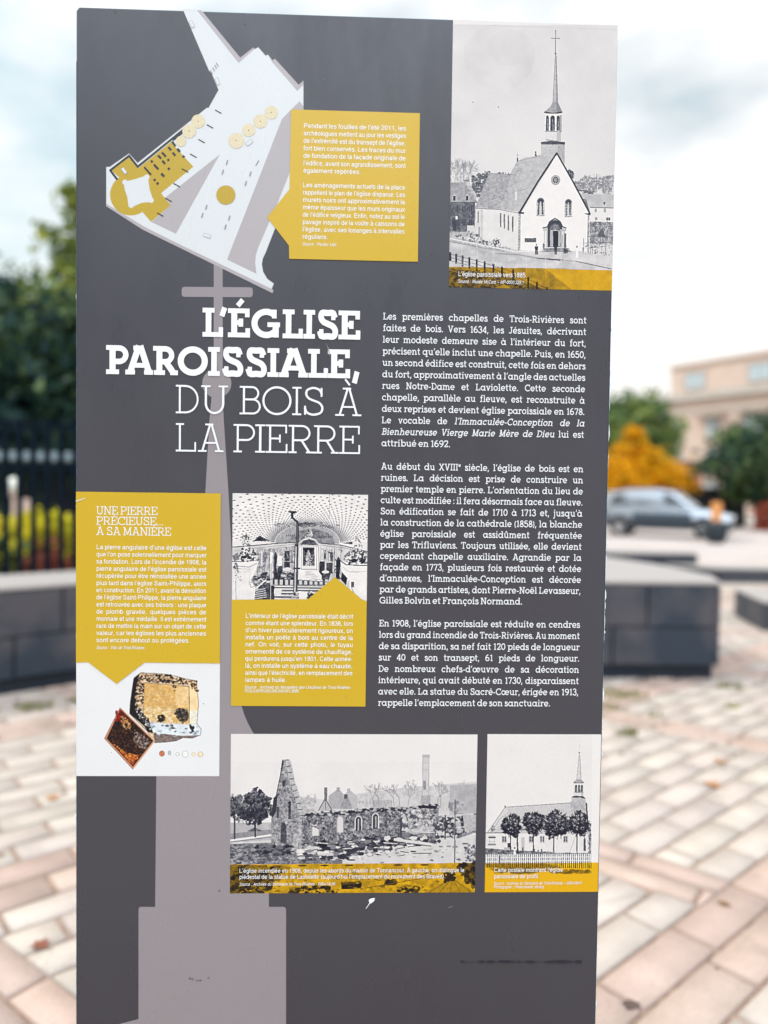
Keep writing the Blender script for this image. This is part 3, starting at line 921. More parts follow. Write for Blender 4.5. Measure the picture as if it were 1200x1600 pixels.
    for x0, x1, y0, y1 in ((641, 693, 378, 502), (831, 879, 387, 509)):
        xc, r = (x0 + x1) / 2, (x1 - x0) / 2
        s.ell(xc, y0 + r, r, r, .45); s.rect(x0, y0 + r, x1, y1, .55); s.rect(x0 + 5, y0 + r, x1 - 5, y1 - 4, .85); s.ell(xc, y0 + r, r - 6, r - 6, .2)
        s.rect(x0 + 8, y0 + r + 4, xc - 8, y1 - 8, .2); s.rect(xc + 6, y0 + r + 4, x1 - 8, y1 - 8, .18); s.rect(xc - 5, y0 + r, xc + 3, y1 - 6, .8)
        for y in range(int(y0 + r + 16), int(y1 - 8), 18): s.line([(x0 + 6, y), (x1 - 6, y)], 2.5, .8)
        s.line([(x1 - 2, y0 + r), (x1 - 2, y1)], 4, .75); s.rect(x0 - 2, y1 - 4, x1 + 2, y1, .4)
    # doorway
    s.poly([(680, 583), (712, 576), (728, 540), (765, 516), (800, 540), (816, 576), (842, 586), (838, 592), (684, 592)], .8)
    s.line([(680, 582), (712, 576), (728, 540), (765, 517), (800, 540), (816, 574), (842, 584)], 8, .2)
    s.ell(764, 522, 10, 6, .4)
    s.poly([(714, 712), (714, 575)] + [(764 + 50 * math.cos(R(t)), 582 - 52 * math.sin(R(t))) for t in range(180, -1, -15)] + [(814, 712)], .2)
    s.ell(766, 590, 36, 38, .35, 1, .4, 3, 0, 180); s.line([(730, 600), (806, 600)], 4, .75)
    for t in range(20, 180, 25): s.line([(766, 598), (766 + 36 * math.cos(R(t)), 598 - 38 * math.sin(R(t)))], 2, .75)
    s.rect(732, 602, 752, 708, .7); s.rect(752, 602, 786, 712, .1); s.rect(788, 604, 800, 708, .72)
    for x in (690, 704): s.rect(x - 5, 600, x + 5, 715, .92); s.line([(x + 5, 600), (x + 5, 715)], 2, .45)
    for x in (808, 824): s.rect(x - 5, 600, x + 5, 718, .8); s.line([(x + 5, 604), (x + 5, 716)], 3, .25)
    s.rect(684, 590, 716, 602, .75); s.rect(800, 592, 840, 604, .7); s.rect(828, 620, 842, 716, .35)
    s.rect(560, 650, 638, 678, .25); s.specks([(562, 652), (636, 652), (636, 676), (562, 676)], 40, 3, [.6, .4], .8)
    # ground
    s.poly([(40, 636), (262, 672), (520, 732), (990, 742), (1175, 760), (1175, 1010), (40, 1010)], .80, 1, .10, 9)
    s.poly([(40, 640), (120, 650), (420, 722), (505, 738), (380, 742), (40, 672)], .70, 1, .2, 3)
    s.specks([(60, 636), (200, 600), (290, 660), (480, 722), (420, 722), (100, 660)], 110, 7, [.25, .35, .6, .75], .85)
    s.specks([(340, 655), (385, 650), (400, 690), (350, 690)], 30, 6, [.15, .3], .9)
    s.line([(45, 648), (500, 742), (640, 738)], 7, .93); s.line([(45, 668), (420, 742)], 3, .4, .8)
    s.poly([(45, 680), (500, 752), (720, 790), (560, 830), (45, 780)], .74, .8, .12, 9)
    s.line([(360, 752), (520, 762), (640, 785), (760, 800)], 8, .5, .6); s.line([(640, 785), (745, 792), (900, 806), (1150, 862)], 5, .25); s.line([(720, 794), (800, 800)], 8, .25)
    s.poly([(890, 740), (1175, 750), (1175, 835), (960, 812), (820, 800)], .86, .8, .06, 9)
    s.poly([(680, 716), (850, 722), (880, 744), (700, 744)], .6, 1, .1)
    for k, y in enumerate((718, 728, 738)): s.line([(690 - k * 8, y), (862 + k * 8, y + 4)], 3, .25)
    def man(x, y0, y1, v, wd=12):
        h = y1 - y0
        s.ell(x, y0 + h * .08, wd * .36, h * .09, v); s.poly([(x - wd, y0 + h * .2), (x + wd, y0 + h * .2), (x + wd * .8, y0 + h * .58), (x - wd * .8, y0 + h * .58)], v)
        s.rect(x - wd * .75, y0 + h * .55, x - 1, y1, v); s.rect(x + 1, y0 + h * .55, x + wd * .75, y1, v)
    man(640, 690, 762, .15); man(770, 692, 762, .15, 11); man(832, 716, 756, .2, 10); man(846, 722, 754, .25, 9); s.poly([(910, 720), (920, 720), (926, 784), (906, 784)], .97); s.ell(915, 710, 5, 8, .3)
    s.ell(688, 702, 6, 18, .4)
    for x in range(960, 1150, 13):
        s.line([(x, 600 + s.rng.random() * 60), (x + (s.rng.random() - .5) * 34, 762)], 4, [.3, .9, .45, .75][s.rng.integers(4)], .9)
    for y in (640, 680, 720): s.line([(985, y), (1140, y + (s.rng.random() - .5) * 40)], 4, .4)
    s.poly([(1050, 640), (1085, 580), (1110, 650)], .3, .9); s.specks([(950, 690), (1150, 660), (1150, 770), (960, 760)], 90, 6, [.3, .5, .8, .9], .7)
    # foreground under the tinted strip
    strip = [(40, 840), (300, 845), (700, 855), (1175, 871), (1175, 1030), (40, 1030)]
    s.poly(strip, .66, 1, .16, 9)
    s.poly([(40, 848), (420, 900), (760, 1020), (40, 1030)], .40, .8, .3, 3)
    s.specks([(40, 850), (400, 880), (640, 1010), (40, 1010)], 420, 9, [.12, .2, .3, .5, .6], .7, 1.6)
    s.poly([(360, 985), (480, 990), (420, 960)], .75, .8)
    for x, y0, y1 in ((60, 742, 800), (99, 752, 820), (142, 764, 838), (188, 776, 852), (238, 790, 868), (291, 804, 880), (350, 822, 900), (408, 841, 915), (484, 860, 940), (586, 912, 990), (645, 946, 1000), (712, 982, 1010)):
        s.rect(x - 7, y0, x + 6, y1, .10); s.line([(x - 4, y0), (x + 5, y0)], 3, .5)
    for dy in (10, 34, 56): s.line([(50, 742 + dy), (240, 792 + dy), (480, 866 + dy), (720, 985 + dy)], 3, .22)
    s.line([(50, 800), (240, 850), (480, 925)], 2, .8)
    for x in (135, 238, 345, 700, 806, 570): s.line([(x, 672), (x + 4, 830 + 100 * (x > 500))], 2.2, .93, .75)
    for _ in range(16): s.line([(480 + s.rng.random() * 360, 770 + s.rng.random() * 60), (480 + s.rng.random() * 360, 850 + s.rng.random() * 110)], 1.5, .92, .35)
    c.grain(.03)
    c.poly(strip, YEL, 1, .04, 9, True)
    c.poly([(700, 856), (1175, 871), (1175, 1030), (900, 1015)], (232, 176, 22), .55)
    return c

def paint_interior():
    c = Print([(47, 58), (1150, 70), (42, 918)], (355, 760), 5.217, 5)
    s = c
    s.rect(20, 40, 1170, 940, .93, 1, .04, 40)
    # vaulted ceiling with its rows of coffers
    vx, vy = 655, 452
    for j in range(26):
        z = 1.0 - j * .029
        A, B = 268 / z, 146 / z
        sh = .62 + .33 * min(1, j / 9)
        pts = [(vx + A * math.cos(R(t)), vy - B * math.sin(R(t)) + (1 - 1 / z) * 6) for t in range(0, 181, 4)]
        z2 = z - .029
        A2, B2 = 268 / z2, 146 / z2
        pt2 = [(vx + A2 * math.cos(R(t)), vy - B2 * math.sin(R(t)) + (1 - 1 / z2) * 6) for t in range(0, 181, 4)]
        s.poly(pts + pt2[::-1], sh, 1, .05, 9)
    for j in range(25):
        z = .985 - j * .029
        A, B = 268 / z, 146 / z
        for i in range(1, 38):
            t = 180 * (i + (.5 if j % 2 else 0)) / 38.0
            x, y = vx + A * math.cos(R(t)), vy - B * math.sin(R(t)) + (1 - 1 / z) * 6
            if not (30 < x < 1165 and 40 < y < 520): continue
            q = 3.1 / z ** 0.85
            v = .06 if x < 500 else (.12 if x < 850 else .30)
            v += .2 * s.rng.random()
            ang = (t - 90) * .012
            dx, dy = q * 1.25, q * .62
            s.poly([(x - dx - dy * ang, y - dy + dx * ang), (x + dx - dy * ang, y - dy - dx * ang * .2), (x + dx + dy * ang, y + dy), (x - dx, y + dy)], v, .9)
    s.line([(374, 60), (374, 300)], 2, .6, .6); s.line([(836, 66), (836, 260)], 2.4, .35, .8)
    # chancel end
    s.ell(vx, 462, 262, 150, .66, 1, .12, 3, 0, 180)
    s.ell(690, 462, 190, 118, .52, 1, .2, 3, 0, 180); s.ell(690, 462, 150, 120, .45, 1, .25, 3, 20, 160)
    s.ell(650, 310, 80, 20, .25, .7, .4, 3); s.specks([(380, 290), (920, 290), (920, 340), (380, 330)], 90, 6, [.2, .4, .85], .6, 1.6)
    s.line([(vx + 265 * math.cos(R(t)), 460 - 150 * math.sin(R(t))) for t in range(8, 173, 6)] if False else [(vx + 265 * math.cos(R(t)), 460 - 150 * math.sin(R(t))) for t in range(8, 173, 6)], 3, .3, .7)
    s.line([(540, 340), (450, 450)], 3, .4, .7); s.line([(780, 340), (880, 455)], 3, .35, .7)
    for x in range(480, 560, 16): s.rect(x, 390, x + 8, 404, .25); s.rect(x + 310, 400, x + 318, 412, .3)
    s.poly([(212, 444), (266, 396), (300, 418), (354, 438)], .1, 1, .3, 1.2); s.poly([(940, 458), (1024, 446), (1026, 468)], .1)
    # walls
    s.poly([(42, 486), (330, 462), (560, 452), (760, 460), (950, 476), (1160, 530), (1160, 930), (42, 930)], .82, 1, .12, 9)
    s.line([(44, 490), (250, 474), (400, 460), (560, 452)], 7, .12); s.line([(200, 500), (560, 466)], 4, .45, .7); s.line([(60, 520), (300, 500)], 4, .5, .6)
    s.line([(760, 458), (930, 474), (1146, 526)], 7, .14); s.line([(780, 476), (940, 494), (1030, 512)], 4, .45)
    s.poly([(240, 510), (560, 480), (560, 745), (240, 745)], .70, 1, .35, 3); s.specks([(260, 520), (560, 500), (560, 745), (260, 745)], 90, 10, [.1, .2, .9, .5], .7, .7); s.specks([(760, 490), (940, 500), (930, 740), (760, 700)], 70, 10, [.1, .2, .9, .5], .7, .7)
    for x in range(250, 560, 19): s.line([(x, 500), (x, 740)], 5, [.95, .45, .7, .97][s.rng.integers(4)], .7)
    for x in range(760, 945, 17): s.line([(x, 490), (x, 720)], 5, [.95, .45, .7, .97][s.rng.integers(4)], .7)
    s.ell(308, 560, 22, 36, .5, 1, .2); s.rect(296, 530, 324, 612, .5, 1, .3, 3); s.rect(280, 525, 290, 640, .97)
    s.poly([(384, 545), (402, 535), (412, 560), (402, 640), (415, 744), (384, 744)], .1, 1, .2, 3); s.rect(352, 530, 372, 744, .95); s.line([(360, 620), (360, 744)], 5, .4)
    s.rect(410, 560, 450, 640, .95); s.rect(470, 520, 512, 602, .18, 1, .25, 3); s.line([(488, 540), (500, 580)], 6, .6); s.rect(466, 606, 514, 660, .2, 1, .3, 3)
    s.poly([(418, 645), (450, 640), (455, 690), (545, 700), (545, 750), (400, 748)], .16, 1, .25, 3); s.specks([(455, 650), (540, 650), (545, 745), (440, 745)], 50, 8, [.85, .1, .4], .9, 1.5); s.ell(490, 668, 36, 14, .9)
    s.rect(515, 550, 540, 620, .5, 1, .4, 3)
    s.rect(752, 605, 800, 700, .14, 1, .2, 3); s.rect(812, 615, 862, 700, .22, 1, .25, 3); s.rect(826, 530, 866, 604, .3, 1, .3, 3); s.rect(830, 540, 842, 600, .85)
    s.poly([(890, 600), (910, 565), (930, 600), (918, 750), (890, 750)], .12, 1, .2, 3); s.poly([(760, 700), (800, 680), (850, 700), (830, 760), (770, 770)], .2, 1, .4, 3); s.ell(805, 690, 30, 12, .9)
    s.ell(800, 560, 9, 30, .25, 1, .3)
    # altar
    s.poly([(590, 480), (760, 480), (752, 690), (586, 690)], .9, 1, .06)
    s.poly([(560, 474), (590, 455), (630, 424), (670, 416), (710, 424), (740, 450), (756, 470), (744, 484), (600, 484)], .8, 1, .2, 3)
    s.poly([(600, 470), (622, 442), (670, 426), (712, 440), (736, 474)], .22, 1, .35, 3); s.line([(575, 466), (625, 428), (670, 415), (715, 428), (756, 474)], 6, .95); s.line([(580, 474), (628, 436), (712, 436), (748, 480)], 3, .2)
    s.specks([(640, 410), (660, 350), (690, 350), (700, 412)], 60, 6, [.12, .3, .85, .95], .9); s.line([(690, 345), (716, 345)], 5, .3)
    s.rect(622, 492, 714, 646, .25, 1, .3, 3); s.rect(632, 500, 704, 560, .12, 1, .3, 3); s.poly([(664, 508), (680, 545), (690, 640), (640, 640), (650, 545)], .75, 1, .45, 1.2)
    s.specks([(628, 550), (708, 550), (708, 640), (628, 640)], 80, 5, [.1, .2, .9, .6], .9)
    for x in (600, 614, 726, 740): s.rect(x - 5, 490, x + 5, 690, .97); s.line([(x + 6, 490), (x + 6, 690)], 3, .35)
    s.rect(612, 640, 722, 668, .93); s.line([(606, 668), (730, 670)], 4, .4)
    s.poly([(590, 670), (740, 676), (775, 720), (770, 765), (575, 760)], .95, 1, .05, 9)
    for y in range(690, 740, 10): s.line([(640, y), (700 + (y - 690), y)], 3, .6)
    s.line([(690, 745), (775, 752)], 4, .5)
    # rail and pews
    s.poly([(330, 742), (560, 752), (560, 802), (320, 790)], .22, 1, .2, 3); s.poly([(578, 756), (820, 770), (830, 802), (578, 800)], .24, 1, .2, 3)
    for x in list(range(348, 556, 42)) + list(range(590, 830, 42)): s.rect(x, 750, x + 24, 792, .82)
    s.line([(320, 744), (560, 752), (830, 772)], 4, .12)
    s.rect(300, 796, 840, 920, .55, 1, .25, 3)
    for k, y in enumerate((806, 826, 852, 880, 906)):
        s.poly([(385, y - 6), (800 - k * 34, y + 2), (790 - k * 34, y + 10), (385, y + 4)], .92); s.poly([(385, y + 5), (790 - k * 34, y + 10), (780 - k * 34, y + 18), (385, y + 14)], .12)
    s.poly([(585, 846), (660, 850), (650, 910), (590, 905)], .95); s.poly([(660, 880), (700, 840), (690, 900), (660, 915)], .2); s.specks([(660, 850), (735, 840), (680, 910)], 30, 7, [.1, .9], .9)
    s.rect(360, 800, 388, 916, .15, 1, .2, 3); s.poly([(386, 830), (450, 832), (440, 878), (386, 870)], .9)
    s.poly([(285, 790), (360, 790), (365, 890), (330, 915), (210, 915), (230, 850)], .22, 1, .25, 3)
    for k in range(5): s.line([(215 + k * 6, 906 - k * 17), (330 - k * 4, 890 - k * 17)], 5, .9)
    s.line([(348, 720), (348, 916)], 7, .15); s.line([(357, 740), (357, 916)], 4, .7)
    s.specks([(200, 740), (330, 690), (345, 780), (230, 830)], 90, 9, [.1, .2, .9, .5], .9, 1.6)
    s.line([(215, 840), (320, 752)], 10, .95); s.line([(196, 750), (330, 720)], 4, .2); s.line([(230, 835), (325, 765)], 3, .2)
    # pulpit on the left
    s.poly([(42, 600), (262, 592), (250, 640), (225, 700), (190, 770), (232, 800), (226, 918), (42, 918)], .94, 1, .05, 9)
    s.line([(42, 604), (130, 606), (262, 592)], 6, .2); s.line([(80, 640), (180, 650), (245, 620)], 5, .35, .8); s.line([(70, 660), (190, 668)], 3, .6)
    s.specks([(60, 660), (110, 660), (120, 760), (60, 760)], 40, 5, [.5, .7, .3], .7); s.line([(72, 760), (76, 910)], 5, .45, .7); s.specks([(56, 620), (90, 620), (90, 660), (56, 660)], 14, 8, [.15, .3], .9)
    s.line([(130, 690), (190, 680), (178, 800)], 2.5, .7); s.line([(186, 770), (196, 815), (230, 800)], 4, .4)
    s.specks([(92, 590), (110, 520), (140, 490), (210, 500), (245, 560), (250, 595), (160, 605)], 170, 9, [.08, .15, .9, .95, .4], .92); s.ell(140, 570, 20, 12, .08); s.ell(185, 575, 18, 11, .1)
    s.specks([(118, 470), (130, 390), (180, 385), (190, 440), (195, 480), (150, 480)], 80, 7, [.12, .25, .9, .8], .92)
    s.poly([(44, 560), (90, 530), (100, 590), (60, 602)], .3, .7, .3, 3)
    # pulpit on the right
    s.poly([(925, 600), (1160, 640), (1160, 930), (1086, 918), (1020, 850), (940, 700)], .95, 1, .04, 9)
    s.line([(922, 598), (975, 632), (1146, 640)], 8, .15); s.line([(945, 650), (1000, 690), (1140, 690)], 3, .5, .8)
    s.poly([(940, 690), (985, 740), (975, 800), (930, 750)], .12, 1, .25, 3); s.rect(1016, 770, 1040, 815, .3, 1, .3, 3); s.rect(986, 760, 1000, 850, .8); s.line([(1020, 820), (1040, 860)], 5, .4)
    s.specks([(955, 590), (980, 530), (1060, 510), (1145, 530), (1148, 620), (1000, 620)], 190, 10, [.08, .15, .95, .9, .45], .92); s.ell(1040, 598, 28, 16, .08); s.ell(1110, 600, 22, 16, .1)
    s.specks([(1034, 490), (1030, 420), (1060, 400), (1095, 450), (1110, 520), (1050, 520)], 70, 7, [.3, .92, .96, .6], .9); s.poly([(1062, 418), (1088, 445), (1078, 452)], .2)
    # stove pipe
    s.poly([(494, 198), (572, 202), (560, 216), (548, 222), (516, 216)], .1); s.rect(521, 212, 541, 262, .12); s.poly([(521, 252), (541, 250), (588, 290), (574, 302)], .12)
    s.rect(564, 290, 585, 460, .1); s.rect(570, 300, 575, 460, .4); s.poly([(552, 460), (583, 460), (577, 850), (542, 850)], .28, 1, .1); s.poly([(560, 470), (568, 470), (560, 850), (551, 850)], .85); s.poly([(575, 470), (583, 470), (577, 850), (570, 850)], .12)
    s.rect(548, 655, 600, 668, .15); s.rect(560, 470, 578, 484, .15)
    s.poly([(540, 850), (582, 850), (578, 916), (520, 916)], .7, 1, .3, 3); s.ell(552, 868, 10, 12, .15); s.line([(530, 890), (585, 900)], 5, .2)
    c.grain(.05)
    return c

def paint_ruin():
    c = Print([(60, 75), (1162, 78), (57, 787)], (340, 1120), 2.857, 23)
    s = c
    s.rect(40, 60, 1180, 800, .93, 1, .02, 40)
    s.rect(40, 60, 1180, 200, .95, .5)
    # hazy town behind
    s.poly([(350, 350), (480, 370), (640, 340), (800, 320), (900, 310), (1160, 290), (1160, 440), (350, 440)], .80, .8, .08, 9)
    for cx, cy, rx, ry, v in ((690, 370, 70, 40, .70), (860, 330, 50, 40, .72), (1100, 340, 60, 45, .72), (400, 385, 45, 40, .62), (940, 350, 40, 40, .75)): s.crown(cx, cy, rx, ry, 170, 6, [v, v + .06, v + .12], .6)
    s.poly([(495, 352), (540, 318), (566, 350), (566, 410), (495, 410)], .68, 1, .06); s.poly([(560, 350), (590, 325), (625, 356), (622, 410), (560, 410)], .74, 1, .05); s.rect(531, 314, 546, 335, .62); s.rect(578, 318, 592, 340, .7)
    s.rect(690, 370, 780, 410, .72, 1, .1)
    for x in range(630, 790, 16): s.rect(x, 375, x + 7, 388, .62, .6)
    s.poly([(1040, 306), (1160, 300), (1160, 430), (1040, 440)], .70, .9, .10, 9); s.rect(950, 360, 1040, 420, .8, 1, .05)
    for x in (700, 722, 790, 815, 850, 985, 1000): s.bare_tree(x, 405, 42, 1.57 + (s.rng.random() - .5) * .4, 3.2, 3, .52, .7)
    s.rect(476, 314, 490, 372, .42, 1, .1); s.poly([(448, 418), (480, 364), (484, 364), (514, 418)], .72); s.line([(450, 418), (480, 364), (512, 418)], 4, .3); s.line([(480, 364), (484, 418)], 3, .35)
    s.poly([(545, 412), (570, 346), (580, 346), (602, 410)], .6, 1, .15); s.rect(565, 345, 580, 365, .3)
    s.rect(916, 170, 946, 395, .82, 1, .05); s.line([(917, 170), (917, 395)], 3, .66); s.line([(945, 170), (945, 395)], 3, .7); s.rect(914, 168, 948, 182, .72); s.rect(920, 285, 932, 325, .55); s.rect(910, 350, 952, 392, .66, 1, .12)
    for y in (205, 235, 300, 330): s.line([(918, y), (944, y + 2)], 1.5, .68)
    # street and trees on the left
    s.poly([(50, 470), (260, 470), (260, 560), (50, 560)], .72, 1, .08, 9); s.poly([(50, 520), (250, 500), (250, 520), (50, 545)], .55, 1, .1); s.line([(50, 551), (245, 526)], 8, .93); s.line([(50, 558), (245, 534)], 3, .4)
    s.poly([(130, 510), (165, 492), (205, 508)], .35, 1, .2)
    s.crown(110, 400, 70, 60, 160, 7, [.4, .55, .65], .7)
    s.crown(85, 400, 40, 55, 240, 8, [.12, .2, .35, .5], .9); s.crown(176, 395, 74, 66, 620, 8, [.08, .12, .2, .3, .45], .92); s.crown(160, 440, 60, 36, 200, 8, [.08, .14, .25], .92)
    s.line([(168, 450), (169, 536)], 8, .15); s.line([(77, 440), (77, 544)], 7, .2)
    # ground
    s.poly([(50, 560), (360, 540), (720, 540), (1160, 530), (1160, 800), (50, 800)], .84, 1, .06, 9)
    s.poly([(50, 565), (250, 560), (420, 600), (560, 640), (560, 660), (50, 660)], .46, 1, .3, 3); s.specks([(55, 570), (330, 575), (420, 650), (55, 655)], 300, 6, [.2, .3, .55, .7], .7, 1.7)
    # walls of the burnt church
    s.poly([(362, 440), (395, 428), (480, 436), (560, 420), (700, 412), (800, 405), (900, 400), (990, 396), (990, 470), (975, 552), (700, 552), (540, 600), (358, 596)], .44, 1, .40, 3)
    s.specks([(365, 440), (700, 416), (985, 402), (970, 545), (700, 545), (540, 590), (362, 590)], 1100, 4.4, [.05, .18, .36, .55, .72, .85], .6)
    s.poly([(820, 415), (970, 408), (972, 500), (820, 510)], .62, 1, .5, 3); s.specks([(820, 415), (970, 408), (972, 500), (820, 510)], 150, 8, [.2, .9, .85, .4], .7)
    s.poly([(382, 432), (560, 420), (700, 410), (990, 394), (990, 406), (700, 424), (560, 434), (384, 446)], .18, 1, .4, 3); s.specks([(384, 428), (990, 390), (990, 410), (384, 446)], 160, 6, [.1, .2, .7, .8], .9, 1.6)
    s.poly([(900, 395), (985, 398), (980, 412), (898, 408)], .1)
    def arch_w(x0, x1, y0, y1, v, fr):
        xc, r = (x0 + x1) / 2, (x1 - x0) / 2
        s.ell(xc, y0 + r, r + 5, r + 7, fr); s.rect(x0 - 5, y0 + r, x1 + 5, y1, fr); s.ell(xc, y0 + r, r, r + 2, v); s.rect(x0, y0 + r, x1, y1, v)
    arch_w(424, 452, 462, 530, .88, .6); s.specks([(420, 460), (455, 460), (452, 500), (424, 490)], 24, 7, [.3, .45], .9)
    arch_w(536, 560, 446, 516, .86, .62); arch_w(618, 642, 448, 506, .16, .82); s.rect(627, 455, 633, 506, .7); arch_w(695, 718, 436, 500, .14, .84)
    s.rect(704, 445, 712, 496, .75, .8); s.rect(752, 420, 760, 548, .3, .6)
    for y in (520, 532): s.line([(820, y - 8), (968, y - 16)], 5, [.15, .85][y > 525])
    s.poly([(816, 512), (870, 520), (830, 556), (818, 556)], .45, 1, .2); s.poly([(830, 506), (968, 490), (968, 510), (880, 528)], .75, 1, .2); s.rect(818, 450, 826, 552, .2)
    # gable tower
    s.poly([(289, 190), (320, 188), (330, 250), (345, 300), (356, 350), (372, 400), (386, 440), (362, 480), (360, 592), (300, 606), (240, 566), (240, 450), (262, 350), (276, 270)], .58, 1, .26, 3)
    s.specks([(289, 192), (318, 190), (355, 350), (384, 440), (360, 590), (300, 600), (244, 560), (262, 350)], 520, 4.2, [.12, .3, .5, .72, .84], .5)
    for x, y in ((308, 196), (314, 224), (320, 252), (326, 280), (336, 306), (344, 334), (352, 362), (360, 390), (370, 416)): s.poly([(x - 6, y), (x + 18, y - 2), (x + 22, y + 20), (x - 2, y + 24)], .74, 1, .12); s.line([(x - 2, y + 24), (x + 22, y + 21)], 3, .2)
    s.line([(290, 190), (280, 260), (262, 350), (240, 440)], 4, .25); s.poly([(286, 196), (296, 196), (290, 230), (282, 235)], .2)
    s.poly([(288, 285), (305, 280), (302, 300), (290, 318)], .2); s.rect(316, 376, 328, 455, .2, 1, .2); s.rect(264, 400, 274, 450, .24); s.poly([(240, 440), (250, 360), (268, 344), (262, 420), (246, 450)], .15)
    s.poly([(282, 560), (284, 480), (295, 466), (308, 482), (310, 570)], .28, 1, .25, 3); s.poly([(330, 590), (345, 520), (362, 520), (360, 592)], .72, 1, .2); s.rect(362, 455, 376, 590, .7, .8, .3)
    # right-hand wreckage and the pole
    s.poly([(975, 445), (1080, 432), (1160, 432), (1160, 520), (1080, 545), (985, 540)], .5, 1, .35, 3); s.poly([(1000, 440), (1150, 430), (1150, 444), (1020, 462)], .8); s.poly([(1010, 470), (1100, 455), (1080, 490), (1020, 500)], .15, 1, .3)
    s.specks([(980, 450), (1140, 445), (1130, 530), (985, 540)], 110, 9, [.12, .2, .75, .85], .85, 1.5); s.rect(1018, 440, 1024, 550, .2); s.poly([(1100, 440), (1160, 440), (1160, 510), (1110, 515)], .72, 1, .1); s.crown(1065, 400, 30, 26, 70, 8, [.6, .75, .5], .8)
    s.line([(1064, 370), (1066, 660)], 5, .28); s.line([(1061, 372), (1063, 660)], 1.6, .8)
    # rubble
    s.specks([(355, 600), (480, 560), (700, 540), (960, 540), (1000, 560), (780, 585), (760, 610), (560, 640), (380, 640)], 420, 9, [.08, .14, .3, .5, .85, .93], .92, 1.8)
    s.specks([(140, 570), (330, 575), (340, 610), (200, 620)], 90, 8, [.08, .2, .4], .9, 1.7); s.poly([(450, 560), (480, 545), (492, 575), (470, 590)], .06)
    for _ in range(26):
        x, y = 360 + s.rng.random() * 520, 560 + s.rng.random() * 66
        s.line([(x, y), (x + 30 + 60 * s.rng.random(), y - 12 + 24 * s.rng.random())], 4, [.1, .9, .8, .2][s.rng.integers(4)], .9)
    s.line([(790, 548), (960, 572)], 12, .86); s.line([(790, 558), (960, 580)], 4, .2)
    s.specks([(420, 630), (1150, 560), (1150, 655), (420, 655)], 46, 5, [.3, .5, .7], .8, 2); s.ell(878, 603, 14, 4, .2); s.ell(600, 640, 18, 4, .2)
    s.specks([(1110, 580), (1160, 570), (1160, 655), (1115, 655)], 60, 6, [.2, .4, .6], .8)
    # foreground under the strip
    strip = [(30, 657), (1180, 656), (1180, 810), (30, 810)]
    s.poly(strip, .80, 1, .18, 9)
    s.poly([(50, 660), (220, 662), (240, 700), (120, 760), (90, 800), (50, 800)], .30, 1, .35, 3); s.specks([(50, 660), (330, 670), (200, 790), (50, 790)], 230, 10, [.06, .15, .4, .55], .8, 1.7)
    s.specks([(330, 770), (430, 752), (540, 770), (520, 800), (330, 800)], 130, 9, [.06, .15, .6, .85], .9, 1.7); s.specks([(810, 770), (870, 755), (905, 770), (890, 790), (820, 790)], 60, 8, [.08, .2, .8], .9, 1.6); s.specks([(752, 735), (800, 728), (800, 748), (760, 750)], 24, 8, [.1, .2], .9, 1.6)
    s.poly([(553, 740), (640, 735), (648, 745), (644, 770), (556, 772)], .06); s.poly([(553, 740), (640, 735), (648, 745), (560, 752)], .3); s.line([(660, 768), (860, 735), (1000, 712)], 3, .4)
    for x in (380, 480, 590, 810, 930): s.ell(x, 664, 20, 4, .3)
    s.specks([(230, 700), (1000, 680), (1100, 780), (230, 780)], 170, 5, [.4, .55, .92], .6, 2)
    s.poly([(925, 790), (1056, 722), (1160, 790)], .7, 1, .12, 3)
    for k in range(5): s.line([(1056, 724), (950 + 48 * k, 790)], 3, .45)
    s.specks([(1075, 670), (1160, 650), (1160, 770), (1110, 740)], 130, 10, [.05, .1, .25, .4], .9); s.specks([(1015, 700), (1060, 690), (1070, 730), (1020, 745)], 40, 8, [.1, .2], .9)
    c.grain(.04)
    c.poly(strip, YEL, 1, .03, 9, True)
    return c

